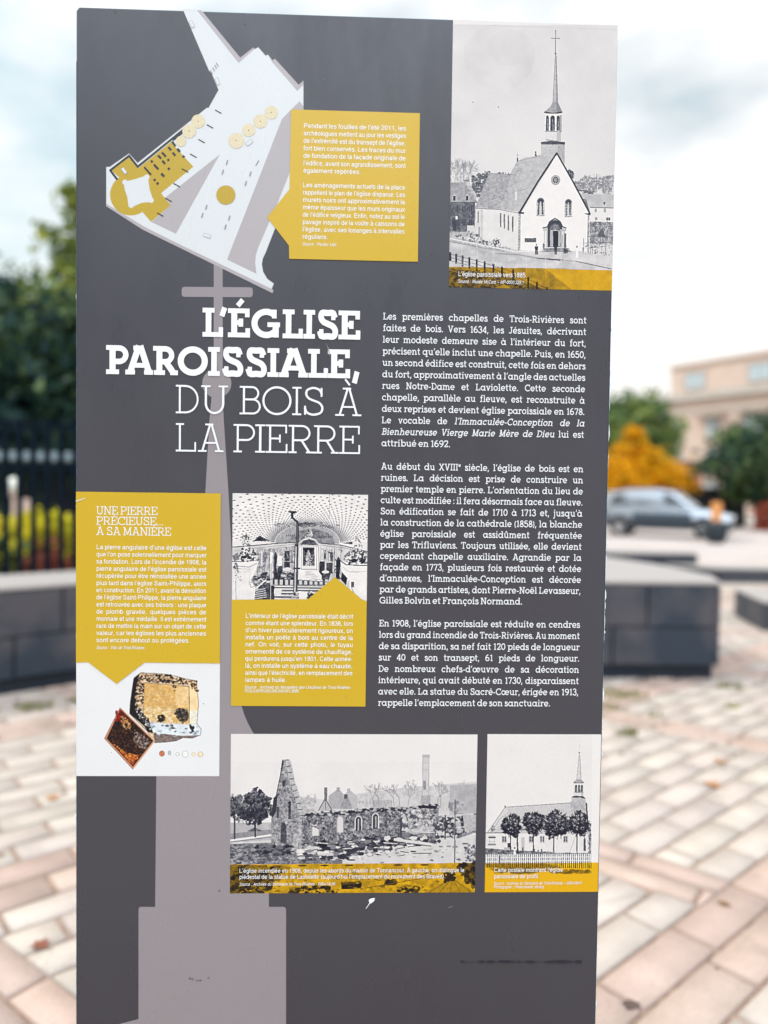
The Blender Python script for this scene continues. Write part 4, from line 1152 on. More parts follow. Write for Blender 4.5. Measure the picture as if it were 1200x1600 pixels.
def paint_postcard():
    c = Print([(108, 135), (998, 137), (88, 1370)], (740, 1120), 5.0, 31)
    s = c
    s.rect(60, 100, 1020, 1400, .945, 1, .012, 40)
    s.rect(100, 150, 930, 1150, .93, .8, .02, 40)
    # steeple
    s.line([(828, 215), (828, 240)], 3, .75); s.line([(826, 280), (826, 330)], 4, .5); s.ell(826, 280, 6, 6, .3)
    s.poly([(824, 300), (830, 300), (842, 492), (806, 492)], .84, 1, .05); s.line([(824, 300), (806, 492)], 3, .6); s.line([(830, 300), (842, 492)], 4, .5)
    s.poly([(806, 488), (842, 488), (864, 510), (860, 520), (786, 520), (780, 510)], .62, 1, .1); s.line([(780, 512), (822, 520), (864, 512)], 6, .3)
    s.rect(786, 520, 860, 592, .9)
    for x in (802, 826, 848): s.rect(x - 8, 540, x + 8, 586, .2); s.ell(x, 542, 8, 12, .2); s.line([(x + 2, 548), (x + 2, 586)], 3, .6)
    s.line([(784, 588), (862, 590)], 5, .4); s.rect(784, 592, 860, 628, .88); s.rect(840, 592, 860, 628, .75)
    s.poly([(762, 630), (786, 616), (860, 620), (880, 640), (836, 634)], .2)
    s.poly([(768, 634), (836, 630), (878, 642), (884, 700), (768, 690)], .74, 1, .1, 3)
    # roof and wall
    s.poly([(246, 706), (768, 670), (884, 680), (908, 906), (270, 906), (112, 906)], .80, 1, .06, 3); s.poly([(246, 706), (280, 740), (150, 905), (108, 905)], .85); s.line([(246, 705), (110, 900)], 4, .45); s.line([(276, 720), (276, 745), (200, 800), (150, 890)], 3, .55)
    s.line([(246, 704), (768, 671)], 5, .5); s.rect(242, 690, 250, 710, .3); s.poly([(760, 660), (884, 665), (884, 740), (760, 740)], .72, 1, .14, 3)
    s.poly([(96, 906), (912, 906), (914, 1070), (640, 1062), (300, 1046), (96, 1034)], .915, 1, .03, 9); s.line([(96, 906), (260, 906)], 6, .2); s.line([(260, 906), (910, 915)], 3, .5)
    s.line([(884, 672), (890, 760), (904, 895)], 11, .12); s.poly([(904, 895), (922, 820), (924, 1070), (908, 1070)], .5, 1, .35, 3); s.specks([(900, 830), (928, 820), (928, 1060), (905, 1060)], 60, 8, [.2, .4, .7], .8)
    for x in (240, 452, 538, 722):
        s.rect(x - 20, 928, x + 20, 986, .78); s.rect(x - 14, 934, x + 14, 976, .25); s.line([(x, 932), (x, 978)], 4, .92); s.line([(x - 14, 954), (x + 14, 954)], 3, .85)
    s.rect(374, 940, 400, 1040, .7, .7); s.rect(266, 984, 290, 1030, .15); s.rect(860, 950, 880, 1050, .8); s.poly([(864, 1050), (866, 960), (872, 940), (880, 960), (882, 1050)], .2); s.line([(800, 930), (755, 1060)], 3, .6)
    # statue
    s.specks([(136, 905), (140, 860), (156, 840), (168, 860), (164, 905)], 36, 8, [.3, .5, .7], .9); s.rect(122, 926, 168, 1000, .8, 1, .05); s.rect(116, 934, 174, 946, .3); s.rect(112, 990, 176, 1002, .5); s.rect(130, 950, 160, 985, .9); s.line([(118, 972), (172, 972)], 2, .5)
    s.rect(108, 1002, 180, 1030, .9)
    # lawn
    s.poly([(90, 1024), (300, 1040), (640, 1064), (924, 1066), (924, 1092), (90, 1080)], .42, 1, .28, 3); s.specks([(90, 1030), (300, 1042), (920, 1070), (920, 1086), (90, 1078)], 200, 6, [.2, .3, .5, .65], .7, 1.8)
    # four dark trees
    for cx, cy, rx, ry, tx, ty in ((300, 848, 68, 82, 290, 1044), (468, 828, 74, 86, 469, 1060), (648, 842, 92, 100, 629, 1062), (822, 836, 74, 88, 812, 1070)):
        s.line([(tx, cy + 40), (tx, ty)], 9, .18)
        for k in range(14):
            t = k / 14 * 6.283
            s.line([(cx, cy + 20), (cx + rx * .95 * math.cos(t), cy + ry * .95 * math.sin(t))], 4, .12, .9)
        s.crown(cx, cy, rx, ry, 520, 10, [.06, .1, .14, .22, .34], .92); s.crown(cx, cy + ry * .35, rx * .85, ry * .5, 220, 10, [.03, .06, .12], .92)
        s.crown(cx, cy - 10, rx * .8, ry * .8, 60, 6, [.6, .8], .8)
        for k in range(64):
            t = s.rng.random() * 6.283
            s.line([(cx + rx * .8 * math.cos(t), cy + ry * .8 * math.sin(t)), (cx + rx * (1.05 + .3 * s.rng.random()) * math.cos(t + .12), cy + ry * (1.0 + .25 * s.rng.random()) * math.sin(t + .12))], 4.5, .06, .9)
    s.line([(343, 900), (344, 1040)], 11, .15)
    for x, y0, y1, v in ((322, 1018, 1075, .95), (346, 1020, 1060, .15), (386, 1020, 1062, .3), (476, 1032, 1058, .25), (508, 1040, 1060, .3), (534, 1034, 1060, .3)):
        s.poly([(x - 9, y1), (x - 6, y0 + 14), (x + 6, y0 + 14), (x + 9, y1)], v); s.ell(x, y0 + 6, 6, 8, .25)
    s.rect(240, 1018, 280, 1040, .7)
    # picket fence
    s.poly([(90, 1086), (924, 1092), (924, 1150), (90, 1146)], .40, 1, .1, 3)
    strip = [(60, 1142), (1020, 1142), (1020, 1400), (60, 1400)]
    s.poly(strip, .95)
    s.poly([(90, 1142), (560, 1144), (700, 1180), (560, 1190), (100, 1178)], .6, .8, .1)
    x = 96
    while x < 920:
        s.rect(x + 9, 1080, x + 15, 1140, .25); s.rect(x + 8, 1140, x + 15, 1172 + (x / 920) * 16, .12); s.poly([(x, 1144), (x, 1076), (x + 4, 1068), (x + 8, 1076), (x + 8, 1144)], .96); x += 15.4
    s.line([(90, 1098), (922, 1096)], 7, .9); s.line([(90, 1128), (922, 1124)], 7, .9); s.rect(196, 1080, 208, 1150, .3)
    s.specks([(130, 1186), (420, 1180), (540, 1204), (420, 1226), (180, 1214)], 190, 9, [.3, .4, .55], .5, 2.4); s.specks([(560, 1196), (915, 1200), (915, 1226), (620, 1224)], 170, 8, [.35, .5, .6], .6, 2)
    s.rect(924, 140, 1010, 1142, .955)
    c.grain(.05)
    c.poly(strip, (250, 196, 6), 1, 0, 9, True)
    return c

def paint_artefacts():
    c = Print([(78, 138), (970, 140), (78, 848)], (100, 1000), 4.0, 47)
    s = c
    s.rect(40, 100, 1000, 900, (226, 224, 222), 1, .01, 40)
    stone = [(480, 200), (520, 206), (560, 205), (640, 212), (700, 224), (760, 240), (826, 252), (828, 320), (838, 380), (836, 430), (828, 520), (856, 556), (852, 590), (800, 612), (742, 608), (700, 628), (640, 636), (566, 640), (520, 570), (408, 458), (412, 390), (424, 300), (434, 236)]
    s.poly(stone, (214, 186, 148), 1, .25, 3)
    s.poly([(434, 236), (476, 204), (462, 300), (446, 400), (470, 480), (540, 570), (408, 458), (412, 390)], (32, 31, 34), 1, .4, 3)
    s.poly([(470, 210), (560, 206), (700, 226), (768, 248), (776, 286), (500, 262), (490, 480), (452, 440), (456, 300)], (206, 180, 150), 1, .3, 3)
    s.specks([(474, 208), (640, 214), (770, 244), (772, 274), (500, 258), (480, 470), (446, 440), (450, 280)], 620, 6, [(26, 24, 28), (40, 30, 28), (230, 205, 170), (190, 150, 110)], .85, 1.4)
    s.poly([(500, 264), (776, 288), (782, 520), (494, 488)], (218, 176, 112), 1, .20, 9)
    s.specks([(505, 270), (770, 290), (776, 400), (500, 400)], 520, 7, [(206, 150, 76), (196, 140, 66), (230, 200, 144), (220, 176, 108)], .45)
    s.specks([(690, 290), (776, 292), (780, 420), (690, 400)], 200, 8, [(236, 208, 160), (228, 190, 130)], .5)
    s.specks([(498, 410), (700, 430), (690, 512), (496, 486)], 300, 7, [(226, 200, 150), (236, 222, 190), (204, 160, 90)], .6)
    s.poly([(776, 250), (828, 256), (836, 440), (828, 470), (782, 440)], (236, 204, 156), 1, .12, 9); s.line([(778, 286), (782, 520)], 4, (60, 45, 38), .8); s.line([(500, 264), (776, 288)], 3, (70, 52, 40), .7); s.line([(500, 264), (494, 488)], 2.5, (120, 80, 50), .7)
    s.specks([(776, 250), (826, 254), (834, 320), (780, 300)], 36, 7, [(30, 26, 28), (120, 80, 60)], .8)
    s.poly([(528, 512), (640, 520), (782, 526), (830, 524), (856, 556), (850, 592), (740, 596), (560, 578)], (214, 220, 222), 1, .08, 9)
    s.poly([(782, 436), (832, 436), (828, 524), (782, 524)], (226, 220, 200), 1, .1, 3)
    s.poly([(556, 578), (740, 598), (850, 592), (800, 612), (742, 608), (700, 628), (640, 636), (566, 640)], (122, 106, 100), 1, .35, 3)
    s.poly([(470, 480), (528, 505), (556, 580), (520, 572)], (24, 24, 28), 1, .3, 3); s.specks([(440, 400), (530, 500), (540, 560), (460, 470)], 160, 6, [(20, 20, 24), (230, 225, 215), (60, 60, 66)], .9)
    s.specks([(520, 515), (840, 540), (840, 600), (560, 600)], 46, 6, [(60, 58, 60), (150, 160, 170), (250, 250, 250)], .7, 2)
    s.specks([(720, 422), (770, 430), (772, 490), (740, 516), (700, 480), (684, 440)], 260, 6.5, [(24, 24, 28), (60, 50, 48), (200, 180, 150), (110, 100, 96)], .9); s.ell(738, 466, 40, 42, (30, 28, 30), .45)
    s.specks([(586, 470), (622, 470), (628, 505), (588, 505)], 40, 8, [(24, 24, 28), (70, 60, 54)], .9); s.specks([(786, 530), (816, 540), (806, 572), (788, 560)], 22, 7, [(24, 24, 28)], .9)
    s.specks([(680, 280), (700, 290), (690, 330), (676, 310)], 10, 6, [(40, 30, 28)], .8)
    s.line(stone + [stone[0]], 3, (40, 36, 36), .6)
    plate = [(350, 420), (567, 628), (430, 806), (253, 613)]
    s.poly(plate, (196, 138, 106)); s.poly([(352, 430), (556, 628), (430, 790), (266, 613)], (44, 30, 30), 1, .45, 3)
    s.specks([(352, 436), (548, 628), (430, 780), (275, 613)], 700, 5.5, [(24, 20, 24), (36, 26, 30), (96, 62, 44), (60, 40, 36)], .8)
    s.poly([(352, 432), (420, 500), (380, 520), (320, 500)], (120, 44, 34), .55, .4, 3)
    s.specks([(352, 470), (410, 500), (420, 560), (360, 550)], 90, 5, [(222, 176, 110), (200, 140, 80), (60, 40, 34)], .75); s.specks([(300, 640), (380, 700), (470, 720), (430, 780)], 260, 5, [(206, 120, 50), (226, 160, 80), (150, 76, 36), (180, 60, 40)], .85)
    s.specks([(440, 560), (540, 630), (500, 690), (430, 640)], 260, 5, [(150, 130, 120), (40, 34, 36), (190, 170, 156)], .6); s.specks([(325, 440), (350, 440), (350, 500), (325, 500)], 20, 9, [(150, 40, 36), (110, 30, 30)], .9)
    s.line([(350, 420), (567, 628), (430, 806)], 5, (216, 170, 140), .9); s.line([(430, 806), (253, 613), (350, 420)], 4, (150, 90, 70), .9)
    for x, y, rx, ry, col, ed in ((611, 708, 17, 18, (196, 116, 84), (120, 60, 40)), (658, 704, 9, 15, (190, 192, 194), (130, 132, 136)), (708, 712, 12, 12, (236, 232, 224), (170, 150, 130)), (756, 711, 20, 21, (234, 234, 230), (160, 158, 150)), (808, 712, 12, 12, (236, 222, 190), (190, 160, 110)), (851, 713, 17, 17, (232, 216, 184), (180, 140, 90))):
        s.ell(x, y, rx, ry, ed); s.ell(x, y, rx - 2.5, ry - 2.5, col, 1, .1, 3)
    s.specks([(602, 700), (620, 700), (620, 716), (602, 716)], 14, 3, [(150, 70, 40), (226, 160, 120)], .8)
    for _ in range(2): s.im = (s.im + np.roll(s.im, 1, 0) + np.roll(s.im, -1, 0) + np.roll(s.im, 1, 1) + np.roll(s.im, -1, 1)) / 5.0
    s.ell(868, 396, 3, 3, (40, 40, 44)); s.ell(822, 168, 2, 2, (60, 60, 60)); s.ell(296, 700, 2, 2, (80, 80, 80))
    return c

# ------------------------------------------------------------------ the information panel
panel = thing('information_panel', 'tall dark grey interpretive panel printed with an old church story and photographs', 'info panel', (0, PY, 0))
# everything on the panel is modelled at its place on the panel's face, so its parts keep the world's frame
def keep(o):
    o.matrix_parent_inverse = panel.matrix_basis.inverted()
    return o
PX0, PX1, PZ1, TH = -0.4558, 0.4040, 2.3003, 0.10
bm = bmesh.new()
rr = 0.006
outl = [(PX0 + 0.0, 0.06), (PX1, 0.06)] + [(PX1 - rr + rr * math.cos(R(t)), PZ1 - rr + rr * math.sin(R(t))) for t in range(0, 91, 15)] + [(PX0 + rr + rr * math.cos(R(t)), PZ1 - rr + rr * math.sin(R(t))) for t in range(90, 181, 15)]
b = MB()
n = len(outl)
cxm, czm = (PX0 + PX1) / 2, 1.2
def inset(d): return [(x + (d if x < cxm else -d), z - (d if z > czm else -d)) for x, z in outl]
fr = inset(0.0016)
b.add([(x, PY, z) for x, z in fr], [tuple(range(n))])
b.add([(x, PY, z) for x, z in fr] + [(x, PY + .0016, z) for x, z in outl] + [(x, PY + TH, z) for x, z in outl],
      [(i, n + i, n + (i + 1) % n, (i + 1) % n) for i in range(n)] + [(n + i, 2 * n + i, 2 * n + (i + 1) % n, n + (i + 1) % n) for i in range(n)] + [tuple(range(3 * n - 1, 2 * n - 1, -1))], 1)
keep(b.build('board', [M['panel_grey'], M['panel_edge']], panel))
b = MB()
b.box(((PX0 + PX1) / 2, PY + TH / 2, 0.035), (PX1 - PX0 + 0.06, TH + 0.08, 0.07))
keep(b.build('base_plinth', M['panel_edge'], panel, bevel=0.006))
# worn edge: the backing shows as a ragged ribbon along both sides
rng = random.Random(4)
for x, parts_ in ((PX1, ((60, 560, .08), (560, 940, .7), (940, 1120, .55), (1120, 1400, .2), (1400, 1700, .5))), (PX0, ((120, 1600, .05),))):
    sgn = 1 if x > 0 else -1
    b = MB()
    ring = []
    for y0, y1, p in parts_:
        py = y0
        while py < y1:
            l = 4 + 22 * rng.random()
            ww = (0.0006 + 0.0016 * rng.random() ** 1.5) if rng.random() < p else 0.0001
            z0, z1 = pp(940, py)[1], pp(940, min(py + l, y1))[1]
            ring += [(ww * .5, z0 - .0008), (ww * (.9 + .4 * rng.random()), z0 + (z1 - z0) * .3), (ww * (.7 + .5 * rng.random()), z0 + (z1 - z0) * .7), (ww * .4, z1 + .0008)]
            py += l + .1
    vs, fs = [], []
    for ww, z in ring: vs += [(x - sgn * .0002, PY - .0003, z), (x + sgn * ww, PY + .0006, z), (x + sgn * ww, PY + .03, z)]
    for i in range(len(ring) - 1):
        fs += [(3 * i, 3 * i + 3, 3 * i + 4, 3 * i + 1), (3 * i + 1, 3 * i + 4, 3 * i + 5, 3 * i + 2)]
    b.add(vs, fs)
    keep(b.build('chipped_edge', M['chipped_edge'], panel))

class Flat:
    """flat printed shapes; every shape lies a hair in front of the one before"""
    def __init__(s, y): s.b, s.y, s.mats = MB(), y, []
    def poly(s, pts, mat, raw=False):
        if mat not in s.mats: s.mats.append(mat)
        v = [(p if raw else pp(*p)) for p in pts]
        A = sum(v[i][0] * v[(i + 1) % len(v)][1] - v[(i + 1) % len(v)][0] * v[i][1] for i in range(len(v)))
        if A < 0: v = v[::-1]
        s.b.add([(x, s.y, z) for x, z in v], [tuple(range(len(v)))], s.mats.index(mat))
        s.y -= 0.00001
    def circ(s, cx, cy, r, mat, n=28): s.poly([(cx + r * math.cos(2 * math.pi * k / n), cy + r * math.sin(2 * math.pi * k / n)) for k in range(n)], mat)
    def bar(s, p, q, wd, mat):
        p, q = np.array(p, float), np.array(q, float)
        d = (q - p) / np.hypot(*(q - p))
        nn = np.array([-d[1], d[0]]) * wd / 2
        s.poly([p + nn, q + nn, q - nn, p - nn], mat)
    def done(s, name, parent=panel):
        o = s.b.build(name, [M[k] for k in s.mats], parent)
        return keep(o) if parent is panel else o
Y1, Y2, Y3, Y4 = PY - 0.0003, PY - 0.0005, PY - 0.0013, PY - 0.0016

# pale outline of the steeple behind the writing
f = Flat(Y1)
f.poly([(334, 408), (348, 408), (348, 590), (334, 590)], 'silhouette_taupe')
cb = []
for cx, cy, a0 in ((391, 460.5, 0), (288, 459.8, 90), (288, 452.2, 180), (391, 453, 270)): cb += [(cx + 4 * math.cos(R(a0 + t)), cy + 4 * math.sin(R(a0 + t))) for t in (0, 30, 60, 90)]
f.poly(cb, 'silhouette_taupe')
f.circ(338.8, 599, 22.8, 'silhouette_taupe', 40)
f.poly([(331.5, 610), (347.5, 610), (350, 660), (357, 768), (364, 900), (370, 1010), (377.5, 1103), (382, 1117), (387.5, 1130), (394, 1142), (404, 1158), (420.2, 1180), (420.2, 1416.7), (443, 1416.7), (446, 1418), (447, 1421), (447, 1640), (447, 1760), (120, 1760), (132, 1614), (216.5, 1592), (216.5, 1421), (217.5, 1418), (220, 1416.7), (242.5, 1416.7), (244.5, 1200), (262, 1165), (295, 1120), (306, 1010), (313, 900), (321, 768), (327, 660)], 'silhouette_taupe')
f.done('steeple_silhouette')

# plan of the square
f = Flat(Y2)
f.poly([(285.8, 15.2), (315, 16.4), (375.5, 90.3), (396, 74.5), (398.1, 77), (403.7, 73.9), (415.1, 87), (418.8, 85.4), (426, 94.5), (429.6, 92), (466.8, 132.8), (474.3, 126), (474.3, 200), (470, 300), (429.5, 358.5), (415, 395.7), (411, 404), (409.4, 413), (411.4, 424.7), (417.7, 435.6), (428.2, 443.2), (425, 451.9), (427.7, 453.7), (425.9, 458.2), (270, 382), (223, 359), (166, 322.3), (166, 260.8), (171.6, 260.8), (201.7, 239.8), (215.2, 254.5), (323.6, 168.2), (325.6, 169), (341.3, 140.9), (330.8, 115.5), (326.4, 110.6)], 'plan_taupe')
f.poly([(286.3, 15.8), (308, 16.6), (372.8, 98.9), (398.1, 77), (403.7, 74.5), (415, 87.6), (418.8, 86), (424.4, 96.3), (464.6, 142.6), (474, 133), (474, 200), (470, 300), (429, 358.5), (414.6, 395.5), (410.6, 404), (409, 413), (411, 424.9), (417.3, 435.9), (427.8, 443.5), (424, 451.2), (270, 376.7), (226, 354.5), (166.4, 318.6), (166.4, 261.2), (171.7, 261.2), (201.7, 240.5), (215.2, 255.4), (323.6, 168.8), (325.8, 169.6), (341.9, 140.9), (331.3, 115.3), (326.8, 110.2)], 'plan_white')
f.poly([(343.7, 241.3), (258, 309), (266.6, 321), (236.5, 347.1), (275, 365.5)], 'plan_taupe')
f.poly([(440.6, 186), (468, 158.4), (474, 166), (474, 200), (456, 250), (452.2, 271.5), (434, 316.9), (404, 386), (400, 398), (398.7, 411), (400.9, 428), (354.8, 405.7)], 'plan_taupe')
ch = [(174, 266.4), (201.7, 245.8), (216, 263.2), (267.4, 222), (302.2, 260.8), (251.9, 302), (266.6, 321), (236, 346.8), (223.9, 332.9)]
ch += [(204.6 + 32.5 * math.cos(R(t)), 304.4 + 32.5 * math.sin(R(t))) for t in range(56, 238, 9)]
f.poly(ch, 'plan_yellow')
sq = []
for cx, cy in ((195.5, 285), (229.5, 277), (236.5, 313), (205, 321)): f.circ(cx, cy, 4.2, 'plan_white', 14)
f.poly([(193, 281), (200, 283), (212, 280), (224, 276), (232, 274.5), (232, 282), (234, 296), (239, 312), (236, 316), (222, 317), (208, 323), (201, 322), (199, 308), (195, 296)], 'plan_white')
for p, q, wd in (((183.5, 281), (172.4, 266.4), 3.4), ((171.4, 267.2), (202.6, 243.2), 3.3), ((200.8, 242.4), (216.4, 262), 3.3), ((214.4, 261.6), (294.6, 196.4), 3.4), ((270, 219), (295.4, 198.6), 4.2), ((269, 221), (274.4, 229), 3.4)): f.bar(p, q, wd, 'plan_navy')
dv = np.array([.66, .75])
for x, y, l, wd in ((520, 648, 25, 22), (597, 604, 44, 22), (640, 580, 58, 22), (697, 522, 42, 22), (785, 538, 42, 26), (833, 600, 22, 24), (739, 576, 42, 22), (683, 633, 22, 22), (638, 656, 42, 22), (563, 702, 66, 22), (479, 742, 102, 18), (688, 720, 22, 24), (628, 782, 42, 24), (548, 830, 22, 22), (577, 865, 22, 24)):
    cpt = np.array([155 + x / 6.316, 150 + y / 6.316])
    f.bar(cpt - dv * l / 12.6, cpt + dv * l / 12.6, wd / 6.316, 'plan_navy')
for a, c2 in (((1145, 140), (1206, 174)), ((1062, 285), (1125, 320)), ((980, 430), (1043, 465)), ((898, 574), (962, 610)), ((817, 720), (880, 755)), ((735, 864), (798, 900)), ((652, 1010), (717, 1045)), ((572, 1155), (635, 1190))):
    f.bar((155 + a[0] / 6.316, 150 + a[1] / 6.316), (155 + c2[0] / 6.316, 150 + c2[1] / 6.316), 1.7, 'plan_navy')
for x, y, r in ((423.9, 176.2, 10.5), (406.9, 189.9, 10.9), (388.7, 203.9, 10.1), (369.3, 220.2, 12.3), (309.8, 189.9, 10.6), (295.9, 205.4, 10.9), (283, 221, 8.2)):
    f.circ(x, y, r, 'plan_beige')
    if r > 9: f.circ(x, y, .9, 'ink_black', 8)
f.circ(353, 305, 14.9, 'plan_yellow', 40)
for cx, cy, l, wd, ang, fill in ((299.8, 38.2, 11.5, 5.4, 66, 0), (339.8, 127.5, 11.5, 5.4, 68, 0), (389.5, 223.5, 11.5, 6, -38, 0), (323.8, 368.6, 11.5, 5.6, 22, 0), (194.3, 267.2, 11, 5, 53, 1)):
    d = np.array([math.cos(R(ang)), math.sin(R(ang))])
    f.bar(np.array([cx, cy]) - d * l / 2, np.array([cx, cy]) + d * l / 2, wd, 'plan_line')
    f.bar(np.array([cx, cy]) - d * (l / 2 - .5), np.array([cx, cy]) + d * (l / 2 - .5), wd - 1.0, 'plan_white')
for x, y in ((340, 580), (325, 600), (307, 622), (287, 645)): f.bar((280 + (x - 8) / 5.714, (y - 16) / 5.714), (280 + (x + 10) / 5.714, (y + 16) / 5.714), 1.5, 'plan_line')
for x, y in ((468, 410), (432, 492), (670, 508), (630, 590), (290, 795), (255, 865), (488, 888), (455, 965)): f.bar((270 + (x + 6) / 5.517, 180 + (y - 20) / 5.517), (270 + (x - 6) / 5.517, 180 + (y + 20) / 5.517), 2.0, 'plan_line')
f.bar((399.5, 259.5), (404.8, 251), .8, 'ink_black')
f.done('site_plan')

def picture(name, paint, x0, z0, x1, z1):
    return keep(paint().build(name, x0, z0, x1, z1, Y2, panel))
church = picture('church_photograph', paint_church, 0.1381, 2.2992, 0.4036, 1.8766)
inter = picture('interior_photograph', paint_interior, -0.2064, 1.5398, 0.0119, 1.3660)
ruin = picture('ruin_photograph', paint_ruin, -0.2066, 1.1477, 0.1970, 0.8833)
postc = picture('postcard_photograph', paint_postcard, 0.2135, 1.1484, 0.4028, 0.8834)
artef = picture('artefact_photograph', paint_artefacts, PX0 + 0.0003, 1.2640, -0.2251, 1.0780)

f = Flat(Y3)
f.poly([(-0.1180, 2.1508), (0.0873, 2.1508), (0.0873, 1.9157), (-0.1188, 1.9157), pp(451.5, 384), pp(417.5, 340), pp(452.5, 296)], 'yellow_ink', True)
box1 = f.done('callout_box')
f = Flat(Y3)
f.poly([(PX0 + 0.0002, 1.5391), (-0.2253, 1.5391), (-0.2250, 1.2634), pp(226, 1035), pp(182.5, 1068.3), pp(138, 1034.5), (PX0 + 0.0002, 1.2634)], 'yellow_ink', True)
box2 = f.done('callout_box')
f = Flat(Y3)
f.poly([(-0.2068, 1.3672), pp(481.5, 936), pp(523.3, 901.3), pp(565.3, 936.3), (0.0119, 1.3667), (0.0119, 1.1936), (-0.2068, 1.1940)], 'yellow_ink', True)
box3 = f.done('callout_box')

# ---- the writing
def text_obj(name, parent, fn, mat='white_ink'):
    t = TextMesh()
    fn(t)
    o = t.build(name, M[mat], parent)
    o.matrix_parent_inverse = panel.matrix_basis.inverted() if parent is panel else Matrix.Identity(4)
    return o
def title(t, row, s_, w_, specs, cap_px, z_px):
    z = pp(*z_px)[1]
    cap = cap_px / 1155.0 * PY / 1.0
    for chs, x0, x1 in specs:
        px0, px1 = 100 + x0 / 2.4, 100 + x1 / 2.4
        g = slab_glyph(chs, w_, s_)
        xs = [v[0] for v in g[1]]
        a, b_ = min(xs), max(xs)
        X0, X1 = pp(px0, z_px[1])[0], pp(px1, z_px[1])[0]
        k = (X1 - X0) / (b_ - a)
        t.put(g, X0 - a * k, z, k, cap, 0.0, Y4)
def bold(t):
    title(t, 0, .165, .215, [('L', 520, 597), ("'", 583, 612), ('É', 615, 698), ('G', 703, 810), ('L', 820, 896), ('I', 898, 941), ('S', 949, 1028), ('E', 1029, 1111)], 44.2, (316.7, 526.3))
    title(t, 1, .165, .215, [('P', 159, 243), ('A', 231, 338), ('R', 335, 428), ('O', 427, 540), ('I', 541, 585), ('S', 593, 673), ('S', 681, 761), ('I', 763, 807), ('A', 805, 917), ('L', 915, 990), ('E', 989, 1073), (',', 1080, 1108)], 44.2, (166.7, 584.6))
def light(t):
    title(t, 2, .062, .075, [('D', 420, 505), ('U', 515, 615), ('B', 659, 738), ('O', 744, 853), ('I', 856, 890), ('S', 899, 973), ('À', 1017, 1115)], 43.6, (275, 645.8))
    title(t, 3, .062, .075, [('L', 420, 496), ('A', 503, 599), ('P', 636, 716), ('I', 717, 755), ('E', 757, 838), ('R', 842, 937), ('R', 937, 1030), ('E', 1032, 1110)], 43.6, (275, 705.4))
text_obj('bold_title', panel, bold)
text_obj('light_title', panel, light)

BODY = """Les premières chapelles de Trois-Rivières sont
faites de bois. Vers 1634, les Jésuites, décrivant
leur modeste demeure sise à l'intérieur du fort,
précisent qu'elle inclut une chapelle. Puis, en 1650,
un second édifice est construit, cette fois en dehors
du fort, approximativement à l'angle des actuelles
rues Notre-Dame et Laviolette. Cette seconde
chapelle, parallèle au fleuve, est reconstruite à
deux reprises et devient église paroissiale en 1678.
Le vocable de _l'Immaculée-Conception _de _la
_Bienheureuse _Vierge _Marie _Mère _de _Dieu lui est
attribué en 1692.|
Au début du XVIIIᵉ siècle, l'église de bois est en
ruines. La décision est prise de construire un
premier temple en pierre. L'orientation du lieu de
culte est modifiée : il fera désormais face au fleuve.
Son édification se fait de 1710 à 1713 et, jusqu'à
la construction de la cathédrale (1858), la blanche
église paroissiale est assidûment fréquentée
par les Trifluviens. Toujours utilisée, elle devient
cependant chapelle auxiliaire. Agrandie par la
façade en 1773, plusieurs fois restaurée et dotée
d'annexes, l'Immaculée-Conception est décorée
par de grands artistes, dont Pierre-Noël Levasseur,
Gilles Bolvin et François Normand.|
En 1908, l'église paroissiale est réduite en cendres
lors du grand incendie de Trois-Rivières. Au moment
de sa disparition, sa nef fait 120 pieds de longueur
sur 40 et son transept, 61 pieds de longueur.
De nombreux chefs-d'œuvre de sa décoration
intérieure, qui avait débuté en 1730, disparaissent
avec elle. La statue du Sacré-Cœur, érigée en 1913,
rappelle l'emplacement de son sanctuaire.|"""
FB = (.145, .115)
def body(t):
    rows = BODY.split('\n')
    starts = {0: 1.8223, 12: 1.5812, 25: 1.3257}
    pitch = {0: 0.01850, 12: 0.01816, 25: 0.01866}
    z = 0
    for i, r in enumerate(rows):
        if i in starts: z, dz = starts[i], pitch[i]
        last = r.endswith('|')
        ends = {11: 703, 24: 815.5, 32: 859}
        t.line(r.rstrip('|'), 0.0326, pp(ends[i], {11: 699, 24: 945, 32: 1103}[i])[0] if last else 0.3628, z, 0.0108, FB, Y4, justify=not last, track=0.075, squeeze=0.87)
        z -= dz
text_obj('body_text', panel, body)

def block(rows, x0, x1, z0, pitch, cap, y=Y4, last_px=None):
    def fn(t):
        z = z0
        for i, r in enumerate(rows):
            last = r.endswith('|')
            t.line(r.rstrip('|'), x0, None if last else x1, z, cap, 'sans', y, justify=not last, space=0.38, squeeze=0.96)
            z -= pitch
    return fn
def source(rows, cap, y=Y4):
    def fn(t):
        for r, x0, x1, z in rows: t.line(r, x0, x1, z, cap, 'sans', y, justify=False, shear=0.2, space=0.5)
    return fn
def P1(px, py): return pp(px, py)
T1 = ["Pendant les fouilles de l'été 2011, les", "archéologues mettent au jour les vestiges", "de l'extrémité est du transept de l'église,", "fort bien conservés. Les traces du mur", "de fondation de la façade originale de", "l'édifice, avant son agrandissement, sont", "également repérées.|"]
T1b = ["Les aménagements actuels de la place", "rappellent le plan de l'église disparue. Les", "murets noirs ont approximativement la", "même épaisseur que les murs originaux", "de l'édifice religieux. Enfin, notez au sol le", "pavage inspiré de la voûte à caissons de", "l'église, avec ses losanges à intervalles", "réguliers.|"]
xa, za = pp(474.5, 200.5); xb = pp(634.5, 206)[0]
za2 = pp(474, 293)[1]; zc = pp(473, 373.5)[1]
def cap1(t):
    block(T1, xa, xb, za, (za - pp(474, 270.5)[1]) / 6, 0.0075)(t)
    block(T1b, xa - .0003, xb, za2, (za2 - zc) / 7, 0.0075)(t)
text_obj('caption_text', box1, cap1)
